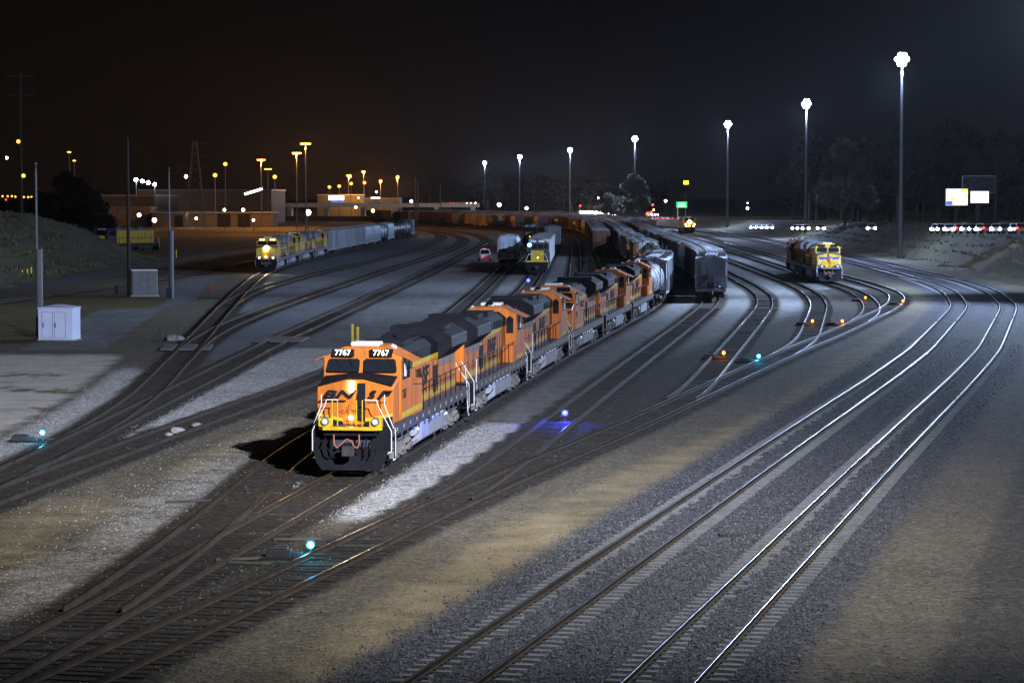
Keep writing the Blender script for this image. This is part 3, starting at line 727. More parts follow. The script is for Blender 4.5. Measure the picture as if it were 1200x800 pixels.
    mb.panel([(-.30, 1.25, 3.475), (.30, 1.25, 3.475), (.30, 2.62, 3.585), (-.30, 2.62, 3.585)], .012)
    mb.build('nose_top', BLACK if orange else top, root)
    # lower yellow band round the nose
    mb = MB(off)
    for s in (-1, 1):
        mb.panel([(s * 1.46, yf(2.1) + .09, 2.06), (s * .42, yf(2.1), 1.86), (s * .42, yf(2.1), 1.99), (s * 1.46, yf(2.1) + .09, 2.18)], .014)
    mb.build('nose_band', YELLOW if orange else RED, root)
    for s in (-1, 1): mb = MB(off); mb.panel([(s * 1.452, yf(1.9) + .09, 1.75), (s * .42, yf(1.8), 1.75), (s * .42, yf(1.86), 1.86), (s * 1.452, yf(2.05) + .09, 2.06)], .010 * s); mb.build('nose_skirt', BLACK, root)
    # cab
    cab = [(-1.5, 1.74), (1.5, 1.74), (1.5, 4.16), (.72, 4.56), (-.72, 4.56), (-1.5, 4.16)]
    wy = lambda z: 2.62 + max(0, z - 3.4) * .22
    mb = MB(off)
    mb.loft([(x, wy(z), z) for x, z in cab], [(x, 5.5, z) for x, z in cab]); mb.build('cab', body, root, bevel=.04)
    mb = MB(off)                                              # sun visors over the side windows, roof lip
    for s in (-1, 1): mb.loft([(s * 1.5, 3.2, 4.17), (s * 1.95, 3.2, 3.98), (s * 1.95, 3.2, 4.0), (s * 1.5, 3.2, 4.21)], [(s * 1.5, 5.0, 4.17), (s * 1.95, 5.0, 3.98), (s * 1.95, 5.0, 4.0), (s * 1.5, 5.0, 4.21)])
    mb.build('sun_visor', body, root)
    for s in (-1, 1):
        mb = MB(off); e_ = .03
        q = [(s * .10, 3.62), (s * 1.34, 3.62), (s * 1.36, 3.70), (s * 1.30, 4.06), (s * 1.22, 4.12), (s * .16, 4.12), (s * .08, 4.05)]
        mb.panel([(x, wy(z) - .008, z) for x, z in q], .02); w_ = mb.build('windshield', GLASSM, root)
        mb = MB(off)                                          # wipers rest on the glass
        for x in (s * .5, s * 1.0): mb.cyl((x, wy(4.12) - .04, 4.14), (x + .18, wy(3.8) - .04, 3.8), .015, 4)
        mb.build('wiper', BLACK, w_)
        mb = MB(off)
        mb.box(min(s * 1.495, s * 1.512), max(s * 1.495, s * 1.512), 3.2, 4.0, 3.3, 4.02); mb.box(min(s * 1.495, s * 1.512), max(s * 1.495, s * 1.512), 4.1, 4.85, 3.3, 4.02); sw = mb.build('side_window', GLASSM, root)
        mb = MB(off); mb.box(min(s * 1.5, s * 1.53), max(s * 1.5, s * 1.53), 3.55, 3.95, 3.4, 3.98); mb.build('sliding_pane', WHITE, sw)
    # rear cab wall window and door
    mb = MB(off); mb.panel([(.98, 5.515, 3.2), (1.34, 5.515, 3.2), (1.36, 5.515, 3.95), (1.16, 5.515, 4.1), (.98, 5.515, 3.95)], .015); mb.panel([(-.98, 5.515, 3.2), (-1.34, 5.515, 3.2), (-1.36, 5.515, 3.95), (-1.16, 5.515, 4.1), (-.98, 5.515, 3.95)], .015)
    mb.build('rear_window', GLASSM, root)
    for s in (-1, 1): mb = MB(off); mb.box(s * .74 - .42, s * .74 + .42, wy(4.28) - .1, wy(4.28) + .25, 4.2, 4.48); mb.build('number_board', BLACK, root)
    mb = MB(off); mb.box(-.55, .55, 3.3, 4.3, 4.55, 4.72); mb.box(-.3, .1, 4.5, 4.9, 4.55, 4.66); mb.sphere((.9, 4.6, 4.42), .16, 8, 5); mb.build('antenna', WHITE, root, bevel=.05)
    mb = MB(off)
    for i, q in enumerate((-.12, 0, .12)): mb.cyl((q, 5.1 - .05 * i, 4.66), (q, 4.7 - .1 * i, 4.72), .03, 8, r2=.08)
    mb.build('horn', BLACK, root)
    # electrical box behind the cab (right side flush with the cab)
    mb = MB(off); mb.box(.95, 1.48, 5.5, 8.0, 1.74, 3.05); mb.build('battery_box', body, root); mb = MB(off); mb.box(-1.48, -.95, 5.5, 6.6, 1.74, 2.6); mb.build('battery_box', body, root)
    # long hood with its doors, black top, vents
    mb = MB(off); mb.box(-.94, .94, 5.5, L - 1.15, 1.74, 3.62); mb.build('hood', body, root, bevel=.02)
    mb = MB(off)
    for y in list(np.arange(6.0, 15.0, .92)) + [15.6, 17.4, 19.2]:
        for s in (-1, 1):
            mb.box(s * .945 - .008, s * .945 + .008, y, y + .04, 1.9, 3.3)
            mb.box(s * .95 - .01, s * .95 + .01, y + .3, y + .36, 2.5, 2.62)
    for y in (14.2, 14.7, 15.2):
        for s in (-1, 1): mb.box(s * .95 - .015, s * .95 + .015, y, y + .32, 1.95, 3.1)
    mb.build('hood_door', BLACK, root)
    mb = MB(off); mb.prism([(-.96, 3.62), (.96, 3.62), (.96, 4.02), (.6, 4.3), (-.6, 4.3), (-.96, 4.02)], 5.52, L - 6.3)
    for y in np.arange(6.1, 10.4, .62): 
        for s in (-1, 1): mb.box(s * .97 - .03, s * .97 + .03, y, y + .3, 3.66, 4.0)
    mb.box(-.7, .7, 8.2, 10.6, 4.29, 4.5); mb.cyl((0, 11.7, 4.28), (0, 11.7, 4.55), .33, 12); mb.box(-.42, .42, 12.6, 14.4, 4.29, 4.4)
    mb.build('hood_roof', BLACK if orange else top, root)
    mb = MB(off)
    for s in (-1, 1): mb.box(s * .965 - .006, s * .965 + .006, 7.2, L - 6.4, 3.40, 3.61); mb.box(s * .955 - .006, s * .955 + .006, 8.05, L - 1.2, 1.86, 2.10); mb.box(s * 1.51 - .006, s * 1.51 + .006, 2.9, 5.4, 1.84, 2.06); 
    mb.box(1.48, 1.492, 5.5, 8.0, 1.84, 2.06)
    mb.build('side_band', YELLOW if orange else RED, root)
    mb = MB(off)
    wing = [(-.97, 3.3), (.97, 3.3), (1.54, 3.78), (1.54, 4.28), (.85, 4.66), (-.85, 4.66), (-1.54, 4.28), (-1.54, 3.78)] if orange else [(-.97, 3.3), (.97, 3.3), (1.35, 3.6), (1.35, 4.2), (.85, 4.55), (-.85, 4.55), (-1.35, 4.2), (-1.35, 3.6)]
    mb.prism(wing, L - 6.3, L - 1.5); mb.box(-1.2, 1.2, L - 5.9, L - 4.1, 4.5, 4.7 if orange else 4.6)
    mb.build('radiator', BLACK if orange else top, root, bevel=.02)
    mb = MB(off)
    for s in (-1, 1):
        for y in np.arange(L - 6.1, L - 1.7, .22): mb.box(min(s * 1.0, s * 1.0 + s * .012), max(s * 1.0, s * 1.0 + s * .012), y, y + .05, 3.0, 3.3)
        for z in np.arange(3.86, 4.24, .09): mb.box(s * (1.55 if orange else 1.36) - .012, s * (1.55 if orange else 1.36) + .012, L - 6.1, L - 1.7, z, z + .03)
    mb.build('grille', GREYP, root)
    # fuel tank
    mb = MB(off); mb.prism([(-1.5, 1.29), (1.5, 1.29), (1.5, .58), (1.05, .28), (-1.05, .28), (-1.5, .58)], 7.75, 13.9)
    mb.prism([(-1.4, 1.25), (1.4, 1.25), (1.4, .62), (1.0, .34), (-1.0, .34), (-1.4, .62)], 7.6, 7.75); mb.build('fuel_tank', SILVER, root, bevel=.04)
    for s in (-1, 1):
        for y0, y1, r_ in ((7.0, 7.6, .2), (14.0, 15.0, .22)): mb = MB(off); mb.cyl((s * 1.25, y0, .98), (s * 1.25, y1, .98), r_, 10); mb.build('air_tank', SILVER, root)
    truck(4.55, (2.7, 4.55, 6.4), off, root); truck(17.3, (15.45, 17.3, 19.15), off, root)
    # handrails: black along the walkways, white at the steps, yellow before the nose
    for s in (-1, 1):
        mb = MB(off); ys = list(np.arange(8.4, L - 1.6, 1.5))
        for y in ys: mb.cyl((s * 1.47, y, 1.6), (s * 1.47, y, 2.78), .024, 5)
        mb.path([(s * 1.47, 5.7, 2.95 if s > 0 else 2.78), (s * 1.47, 8.4, 2.78), (s * 1.47, L - 1.7, 2.78)], .024, 5)
        mb.build('handrail', BLACK, root)
        mb = MB(off)
        mb.path([(s * .5, .55, 2.72), (s * .95, .55, 2.72), (s * 1.0, .55, 2.52), (s * 1.5, .62, 1.55), (s * 1.5, .62, .78), (s * 1.28, .62, .72)], .02, 6)
        mb.path([(s * 1.2, .85, 2.9), (s * 1.2, .85, 2.5), (s * 1.54, .85, 1.65), (s * 1.54, 1.24, 1.6), (s * 1.54, 1.24, .55)], .02, 6)
        mb.box(min(s * 1.53, s * 1.56), max(s * 1.53, s * 1.56), .8, 1.2, .44, .5); mb.build('step_rail', WHITE, root); mb = MB(off)
        mb.path([(s * 1.47, L - 1.7, 2.78), (s * 1.5, L - 1.3, 1.75), (s * 1.54, L - 1.24, .55)], .02, 6)
        mb.path([(s * .9, L - .62, 2.75), (s * 1.5, L - .62, 1.8), (s * 1.5, L - .62, .75), (s * 1.2, L - .62, .72)], .02, 6)
        mb.box(min(s * 1.53, s * 1.56), max(s * 1.53, s * 1.56), L - 1.2, L - .8, .44, .5)
        mb.build('step_rail', WHITE, root)
    mb = MB(off)
    for x in (-.72, -.52, .2, .42): mb.cyl((x, .5, 1.74), (x, .5, 2.72), .024, 6)
    mb.build('gate_rail', YELLOW, root)
    mb = MB(off)                                              # grab irons on the nose
    for x in (-.95,): mb.path([(x, 1.12, 2.98), (x - .1, 1.1, 2.78), (x + .3, 1.1, 2.75), (x + .38, 1.12, 2.95)], .016, 5)
    for x in (-.5, -.15): mb.path([(x, 1.06, 2.3), (x + .25, 1.05, 2.2), (x + .3, 1.06, 2.5)], .014, 5)
    mb.build('grab_iron', BLACK, root)
    return root
def loco_lights(root, lit, off=(0, -LOCO_L / 2, 0), x=-.12, z=(3.06, 3.28), power=0, small=True):
    mb = MB(off)
    for zz in z: mb.cyl((x, 1.2, zz), (x, 1.135, zz), .105, 12)
    mb.build('headlight', LAMP_WARM if lit else GLASSM, root)
    for s in (-1, 1):
        mb = MB(off); mb.cyl((s * .95, .40, 1.93), (s * .95, .22, 1.93), .17, 12, r2=.14); d = mb.build('ditch_light', GREYP, root)
        mb = MB(off); mb.cyl((s * .95, .215, 1.93), (s * .95, .205, 1.93), .10, 10); mb.build('lens', LAMP_WARM if lit == 2 else WHITE, d)
    if lit:
        mb = MB(off); mb.cyl((-.1, .98, 2.02), (-.1, .9, 2.02), .08, 10); mb.build('step_light', LAMP_WARM if small else LAMP_DIM, root)
        if power:
            l = bpy.data.lights.new('headlight_beam', 'SPOT'); l.energy = power; l.color = (1, .78, .45); l.spot_size = R(70); l.spot_blend = .8; l.shadow_soft_size = .1
            lo = bpy.data.objects.new('headlight_beam', l); COL.objects.link(lo); lo.parent = root; lo.location = (x, off[1] + .9, 3.2); lo.rotation_euler = (R(80), 0, R(180))

DKGREY = mat('dark_cab_paint', (.03, .032, .038), .6)
def make_switcher(name, body, top):
    """four-axle hood unit with a low narrow short hood"""
    L = 17.2; off = (0, -L / 2, 0); root = thing(name, 'tmp', 'locomotive')
    mb = MB(off); mb.box(-1.5, 1.5, .6, L - .6, 1.3, 1.62); mb.box(-.7, .7, .6, L - .6, .95, 1.32); mb.build('frame', DARKTRK, root)
    for f in (lambda y: y, lambda y: L - y):
        mb = MB(off); a, b = sorted((f(.45), f(.62))); mb.box(-1.5, 1.5, a, b, .8, 1.6)
        pl = [(-1.4, .8), (1.4, .8), (1.1, .15), (-1.1, .15)]; mb.loft([(x, f(.3), z) for x, z in pl], [(x, f(.38), z) for x, z in pl]); mb.build('pilot', BLACK, root); coupler(f(.4), -1 if f(0) == 0 else 1, off, root)
        for s in (-1, 1): mb = MB(off); mb.path([(s * .5, f(.4), 2.6), (s * 1.1, f(.4), 2.6), (s * 1.48, f(.5), 1.7), (s * 1.5, f(.5), .7)], .035, 6); mb.build('step_rail', WHITE, root)
        mb = MB(off); a, b = sorted((f(.36), f(.44))); mb.box(-1.45, 1.45, a, b, 1.55, 1.72); mb.build('end_sill', YELLOW, root)
    mb = MB(off); mb.box(-.85, .85, 1.5, 3.6, 1.62, 3.05); mb.build('short_hood', body, root, bevel=.08)
    mb = MB(off); mb.box(-.83, .0, 1.48, 1.5, 1.8, 2.95); mb.build('hood_door', OLDYEL, root)
    cabp = [(-1.5, 1.62), (1.5, 1.62), (1.5, 3.95), (.9, 4.42), (-.9, 4.42), (-1.5, 3.95)]
    mb = MB(off); mb.prism(cabp, 3.6, 6.0); mb.build('cab', DKGREY, root, bevel=.03)
    mb = MB(off)
    for x0, x1 in ((-1.38, -.9), (-.78, -.06), (.06, .78), (.9, 1.38)): mb.box(x0, x1, 3.585, 3.6, 3.3 if abs(x0 + x1) > 1.2 and abs(x0) > .85 or x1 > 1.2 else 3.25, 3.85)
    mb.build('windshield', GLASSM, root)
    mb = MB(off)
    for s in (-1, 1): mb.box(min(s * 1.5, s * 1.515), max(s * 1.5, s * 1.515), 4.0, 5.6, 3.1, 3.85)
    mb.build('side_window', GLASSM, root)
    for s in (-1, 1): mb = MB(off); mb.box(s * .55 - .4, s * .55 + .4, 3.4, 3.75, 4.12, 4.36); mb.build('number_board', WHITE, root)
    mb = MB(off); mb.box(-.85, .85, 6.0, L - 1.2, 1.62, 3.9); mb.build('hood', body, root, bevel=.02)
    mb = MB(off)
    for y in np.arange(6.4, L - 1.6, .8):
        for s in (-1, 1): mb.box(s * .855 - .01, s * .855 + .01, y, y + .05, 1.8, 3.4)
    mb.build('hood_panel', BLACK, root)
    mb = MB(off); mb.box(-.88, .88, 6.0, L - 1.2, 3.9, 4.2)
    for y in (7.5, 10.5, 13.0): mb.cyl((0, y, 4.2), (0, y, 4.45), .5, 14)
    mb.build('hood_roof', top, root)
    mb = MB(off); mb.cyl((-.8, 7.2, .85), (-.8, 9.8, .85), .45, 12); mb.cyl((.8, 7.2, .85), (.8, 9.8, .85), .45, 12); mb.build('fuel_tank', DARKTRK, root)
    for s in (-1, 1):
        mb = MB(off)
        for y in np.arange(6.4, L - 1, 1.6): mb.cyl((s * 1.45, y, 1.6), (s * 1.45, y, 2.6), .025, 5)
        mb.path([(s * 1.45, 6.4, 2.6), (s * 1.45, L - 1, 2.6)], .025, 5); mb.build('handrail', BLACK, root)
    truck(3.6, (2.3, 4.9), off, root, DARKTRK); truck(L - 3.6, (L - 4.9, L - 2.3), off, root, DARKTRK)
    mb = MB(off); mb.cyl((.1, 1.5, 2.1), (.1, 1.44, 2.1), .12, 10); mb.build('headlight', LAMP_DIM, root)
    return root

HOP_D = mat('dark_grey_hopper_paint', (0.21, 0.225, 0.26), .6, var=.3, scale=.9, streak=True)
HOP_G = mat('grey_hopper_paint', (0.19, 0.20, 0.22), .6, var=.3, scale=.9, streak=True)
HOP_L = mat('light_grey_hopper_paint', (0.27, 0.29, 0.33), .55, var=.25, scale=.9, streak=True)
HOP_B = mat('pale_blue_hopper_paint', (0.42, 0.48, 0.58), .55, var=.2, scale=.9, streak=True)
HOP_R = mat('brown_freight_paint', (0.14, 0.065, 0.04), .7, var=.4, scale=.9, streak=True)
HOP_T = mat('tan_freight_paint', (0.33, 0.24, 0.15), .7, var=.35, scale=.9, streak=True)
TANKB = mat('black_tank_paint', (0.035, 0.035, 0.038), .45, var=.4, scale=1)
TANKG = mat('pale_tank_paint', (0.14, 0.145, 0.17), .55, var=.25, scale=1, streak=True)
BOXW = mat('white_boxcar_paint', (0.52, 0.54, 0.56), .55, var=.25, scale=.9, streak=True)
ROOFM = mat('galvanised_roof', (0.17, 0.175, 0.185), .6, metal=.1, var=.5, scale=1.2)
def running_gear(L, off, root, inset=2.2):
    for yc in (inset, L - inset): truck(yc, (yc - .85, yc + .85), off, root, DARKTRK)
    coupler(.35, -1, off, root); coupler(L - .35, 1, off, root)
def end_ladder(L, off, root, z1):
    mb = MB(off)
    for f in (lambda y: y, lambda y: L - y):
        for s in (-1, 1):
            for q in (1.0, 1.36): mb.cyl((s * q, f(.3), 1.0), (s * q, f(.3), z1), .025, 5)
            for z in np.arange(1.2, z1, .38): mb.cyl((s * 1.0, f(.3), z), (s * 1.36, f(.3), z), .02, 5)
        mb.cyl((-.55, f(.22), 2.3), (-.55, f(.28), 2.3), .3, 12); mb.path([(-1.3, f(.22), 1.25), (1.3, f(.22), 1.25)], .03, 5)
    return mb.build('ladder', DARKTRK, root)
def make_hopper(name, m, rounded=False, L=17.6):
    off = (0, -L / 2, 0); root = thing(name, 'tmp', 'freight car')
    mb = MB(off)
    if rounded: prof = [(-1.0, .95), (1.0, .95), (1.38, 1.7), (1.55, 2.6), (1.5, 3.5), (1.2, 4.2), (.8, 4.42), (-.8, 4.42), (-1.2, 4.2), (-1.5, 3.5), (-1.55, 2.6), (-1.38, 1.7)]
    else: prof = [(-1.48, 1.15), (1.48, 1.15), (1.48, 4.15), (.75, 4.38), (-.75, 4.38), (-1.48, 4.15)]
    mb.prism(prof, 2.5, L - 2.5)
    up = [(x, max(z, 2.45)) for x, z in prof if z > 2.4]; w = max(x for x, _ in up)
    up = [(-w, 2.45), (w, 2.45)] + [p for p in up if p[1] > 2.7]
    for f in (lambda y: y, lambda y: L - y):
        # upper end sheet, the slope sheet under it, the corner and middle posts of the open end platform
        mb.loft([(x, f(2.5), z) for x, z in up], [(x * .985, f(.72), z) for x, z in up])
        mb.loft([(-w * .93, f(.75), 2.45), (-w * .93, f(2.5), 2.45), (-w * .93, f(2.5), 1.15)], [(w * .93, f(.75), 2.45), (w * .93, f(2.5), 2.45), (w * .93, f(2.5), 1.15)])
        for x in (-1.38, -.5, .42, 1.38): mb.box(x - .07, x + .07, min(f(.52), f(.70)), max(f(.52), f(.70)), 1.1, 3.9 if abs(x) > 1 else 3.5)
        mb.box(-1.45, 1.45, min(f(.58), f(.71)), max(f(.58), f(.71)), 2.38, 2.5); mb.box(-1.45, 1.45, min(f(.62), f(.71)), max(f(.62), f(.71)), 3.86, 3.95)
        mb.box(-1.45, 1.45, min(f(.4), f(.75)), max(f(.4), f(.75)), .92, 1.2); mb.box(-1.3, 1.3, min(f(.45), f(1.6)), max(f(.45), f(1.6)), 1.1, 1.16)
        for x in (-.9, .9): mb.cyl((x, f(1.1), 1.25), (x * .6, f(1.9), 1.6), .16, 8)
    mb.box(-1.5, 1.5, .7, L - .7, .98, 1.16)
    if not rounded:
        for y in np.arange(1.5, L - 1.2, (L - 2.6) / 15):
            for s in (-1, 1): mb.box(s * 1.52 - .05, s * 1.52 + .05, y, y + .12, 1.18, 4.1)
        for s in (-1, 1): mb.box(s * 1.5 - .05, s * 1.5 + .05, .6, L - .6, 4.06, 4.2)
    else:
        for s in (-1, 1): mb.box(s * 1.25 - .04, s * 1.25 + .04, .8, L - .8, 4.12, 4.2)
    mb.build('body', m, root)
    mb = MB(off)
    for c in (L / 2 - 4.2, L / 2, L / 2 + 4.2):
        mb.loft([(-1.3, c - 1.8, 1.0), (1.3, c - 1.8, 1.0), (1.3, c + 1.8, 1.0), (-1.3, c + 1.8, 1.0)], [(-.5, c - .5, .3), (.5, c - .5, .3), (.5, c + .5, .3), (-.5, c + .5, .3)])
    mb.build('discharge_hopper', m, root)
    mb = MB(off)
    mb.box(-.62, -.42, .6, L - .6, 4.43, 4.48); mb.box(.42, .62, .6, L - .6, 4.43, 4.48)
    for y in np.arange(1.2, L - 1, 1.9): mb.box(-1.4, 1.4, y, y + .07, 4.36, 4.43)
    rw = mb.build('roof_walk', ROOFM, root)
    mb = MB(off)
    for y in np.arange(2.2, L - 2.5, (L - 4.4) / 8): mb.box(-.36, .36, y, y + 1.25, 4.38, 4.52)
    mb.build('hatch', m, root)
    end_ladder(L, off, root, 3.9); running_gear(L, off, root)
    return root
def make_boxcar(name, m, roofm, L=17.0, doors=True):
    off = (0, -L / 2, 0); root = thing(name, 'tmp', 'freight car')
    mb = MB(off); mb.box(-1.48, 1.48, .5, L - .5, 1.05, 4.3)
    for y in np.arange(.6, L - .5, .85):
        for s in (-1, 1): mb.box(s * 1.5 - .04, s * 1.5 + .04, y, y + .1, 1.15, 4.25)
    for x in np.arange(-1.2, 1.25, .6):
        for y in (.47, L - .47): mb.box(x - .05, x + .05, y - .05, y + .05, 1.15, 4.2)
    mb.box(-1.5, 1.5, .45, L - .45, .95, 1.14); mb.build('body', m, root)
    mb = MB(off); mb.prism([(-1.52, 4.3), (1.52, 4.3), (1.5, 4.36), (0, 4.55), (-1.5, 4.36)], .42, L - .42)
    for y in np.arange(.8, L - .5, 1.2): mb.prism([(-1.5, 4.36), (1.5, 4.36), (0, 4.6)], y, y + .08)
    mb.build('roof', roofm, root)
    for s in (-1, 1):
        mb = MB(off); mb.box(s * 1.55 - .03, s * 1.55 + .03, L / 2 - 1.6, L / 2 + 1.6, 1.15, 4.1); mb.box(s * 1.58 - .03, s * 1.58 + .03, L / 2 - 2.6, L / 2 + 2.6, 4.1, 4.2)
        mb.cyl((s * 1.6, L / 2 - 1.2, 1.3), (s * 1.6, L / 2 - 1.2, 3.9), .03, 5); mb.build('door', m, root)
    end_ladder(L, off, root, 4.0); running_gear(L, off, root)
    return root
def make_tank(name, m, L=16.8):
    off = (0, -L / 2, 0); root = thing(name, 'tmp', 'freight car')
    mb = MB(off)
    rs = [(1.0, .35), (1.12, .8), (1.35, 1.15), (1.7, 1.38), (2.1, 1.46)]
    rings = rs + [(L - a, r) for a, r in rs[::-1]]
    n = 22
    for (a, ra), (b, rb) in zip(rings[:-1], rings[1:]): mb.loft([(ra * math.cos(2 * math.pi * i / n), a, 2.62 + ra * math.sin(2 * math.pi * i / n)) for i in range(n)], [(rb * math.cos(2 * math.pi * i / n), b, 2.62 + rb * math.sin(2 * math.pi * i / n)) for i in range(n)], 0, cap=(a == rings[0][0] or b == rings[-1][0]))
    mb.build('tank', m, root, smooth=True)
    mb = MB(off)
    for y in (4.4, L / 2, L - 4.4): mb.cyl((0, y - .05, 2.62), (0, y + .05, 2.62), 1.49, 22)
    mb.build('strap', DARKTRK, root)
    mb = MB(off); mb.cyl((0, L / 2, 4.0), (0, L / 2, 4.45), .5, 14); mb.box(-1.0, 1.0, L / 2 - 1.1, L / 2 + 1.1, 4.08, 4.12)
    for s in (-1, 1):
        mb.path([(s * 1.0, L / 2 - 1.1, 4.1), (s * 1.0, L / 2 - 1.1, 4.75), (s * 1.0, L / 2 + 1.1, 4.75), (s * 1.0, L / 2 + 1.1, 4.1)], .025, 5)
        mb.cyl((s * 1.46, L / 2 - .25, 1.2), (s * 1.46, L / 2 - .25, 4.1), .03, 5); mb.cyl((s * 1.46, L / 2 + .25, 1.2), (s * 1.46, L / 2 + .25, 4.1), .03, 5)
    mb.build('dome', DARKTRK, root)
    mb = MB(off); mb.box(-.4, .4, .4, L - .4, .85, 1.15)
    for f in (lambda y: y, lambda y: L - y):
        mb.box(-1.4, 1.4, min(f(.4), f(.9)), max(f(.4), f(.9)), .95, 1.15); mb.path([(-1.4, f(.4), 1.15), (-1.4, f(.4), 2.1), (1.4, f(.4), 2.1), (1.4, f(.4), 1.15)], .03, 5)
        mb.loft([(-1.0, f(2.2), 1.1), (1.0, f(2.2), 1.1), (1.0, f(2.8), 1.1), (-1.0, f(2.8), 1.1)], [(-1.25, f(2.2), 2.2), (1.25, f(2.2), 2.2), (1.25, f(2.8), 2.2), (-1.25, f(2.8), 2.2)])
    mb.build('underframe', DARKTRK, root)
    running_gear(L, off, root)
    return root
# ------------------------------------------------------------------ lamps of the place
def spot(name, loc, aim, energy, col, size, blend=.6, soft=.6, parent=None):
    l = bpy.data.lights.new(name, 'SPOT'); l.energy = energy; l.color = col; l.spot_size = R(size); l.spot_blend = blend; l.shadow_soft_size = soft
    o = bpy.data.objects.new(name, l); COL.objects.link(o); o.location = loc
    o.rotation_euler = (Vector(aim) - Vector(loc)).to_track_quat('-Z', 'Y').to_euler()
    return o
def point(name, loc, energy, col, soft=.3):
    l = bpy.data.lights.new(name, 'POINT'); l.energy = energy; l.color = col; l.shadow_soft_size = soft
    o = bpy.data.objects.new(name, l); COL.objects.link(o); o.location = loc
    return o
MAST_H = 32.5
def make_mast():
    root = thing('floodlight_mast', 'tmp', 'light mast', group='floodlight masts along the main line')
    mb = MB(); mb.cyl((0, 0, -3), (0, 0, MAST_H), .42, 14, 0, .17); mb.cyl((0, 0, -3), (0, 0, .35), .6, 14); mb.build('pole', POLE, root, smooth=False)
    for zz, rr_, nn in ((MAST_H + .75, .4, 3), (MAST_H + .05, .85, 6), (MAST_H - .65, .42, 3)):
        mb = MB(); mb.path([(rr_ * math.cos(2 * math.pi * i / 12), rr_ * math.sin(2 * math.pi * i / 12), zz + .3) for i in range(13)], .05, 5); mb.path([(-rr_, 0, zz + .3), (rr_, 0, zz + .3)], .05, 5); mb.path([(0, -rr_, zz + .3), (0, rr_, zz + .3)], .05, 5); mb.build('lamp_ring', POLE, root)
        for i in range(nn):
            a = 2 * math.pi * i / nn + zz
            c = (rr_ * math.cos(a), rr_ * math.sin(a))
            mb = MB(); mb.cyl((c[0], c[1], zz + .22), (c[0], c[1], zz + .42), .2, 8, 0, .1); f = mb.build('floodlight', POLE, root)
            mb = MB(); mb.sphere((c[0], c[1], zz), .40, 12, 8, sc=(1, 1, .95)); mb.build('lens', HALIDE, f, smooth=True)
    return root
BLUEW = (0.52, 0.68, 1.0); NEUT = (1.0, 0.93, 0.84)
mast = make_mast()
MASTS = [(1057, 70, 424, 'tallest in the picture, at the foot of the right bank'), (945, 122, 630, 'second from the right, behind the black and yellow locomotives'), (853, 146, 810, 'third from the right, above the far roadway'),
         (744, 163, 1016, 'fourth from the right, in front of the lit pale tree'), (668, 176, 1261, 'fifth from the right, above the bright roadway lights'),
         (609, 184, 1480, 'sixth from the right, above the yellow switcher'), (568, 191, 1746, 'the leftmost and smallest of its row')]
for i, (px_, py_, Y, what) in enumerate(MASTS):
    p = at(px_, py_, Y); z0 = p.z - MAST_H
    place(mast, (p.x, p.y, z0), i * .2, 'tall floodlight pole, ' + what, 'floodlight masts along the main line')
    spot('mast_light', (p.x, p.y, p.z - 1.6), (p.x - 44, p.y - 16, p.z - 38), LIT['far'] * (1 + .12 * i), BLUEW, 138, .7, .5)
    point('mast_glow', (p.x, p.y, p.z - 1.7), LIT['glow'] * (1 + .2 * i), (.42, .58, 1.0), .5)
# masts of the same row beside and behind the frame
place(mast, (60, 262, 0), .3, 'tall floodlight pole beyond the right edge by the bend', 'floodlight masts along the main line')
spot('mast_light', (59.2, 261, 31.3), (-8, 190, 0), LIT['mast0'], BLUEW, 108, .8, .7)
spot('mast_light', (59.0, 262, 31.3), (-12, 264, 0), LIT['mast0'] * .7, BLUEW, 92, 1.0, .7)
spot('mast_light', (59.2, 263, 31.3), (6, 345, 0), LIT['mast0'] * 1.1, BLUEW, 100, .8, .7)
place(mast, (21, 43, 0), .1, 'tall floodlight pole nearest to the camera, beyond the right edge', 'floodlight masts along the main line')
spot('mast_light', (20.2, 43.6, 31.3), (-4, 103, 0), LIT['near'], NEUT, 46, 1.0, .5)
spot('mast_light', (19.9, 43.4, 31.3), (-31, 150, 0), LIT['near_left'], (.60, .71, 1.0), 56, 1.0, .5)
spot('mast_light', (19.8, 43.7, 31.3), (-41, 200, 0), LIT['left_far'], (.62, .74, 1.0), 34, 1.0, .5)
spot('mast_light', (20.2, 43.2, 31.1), (-16, 102, 0), LIT['fill'], (.95, .95, .97), 86, 1.0, .5)

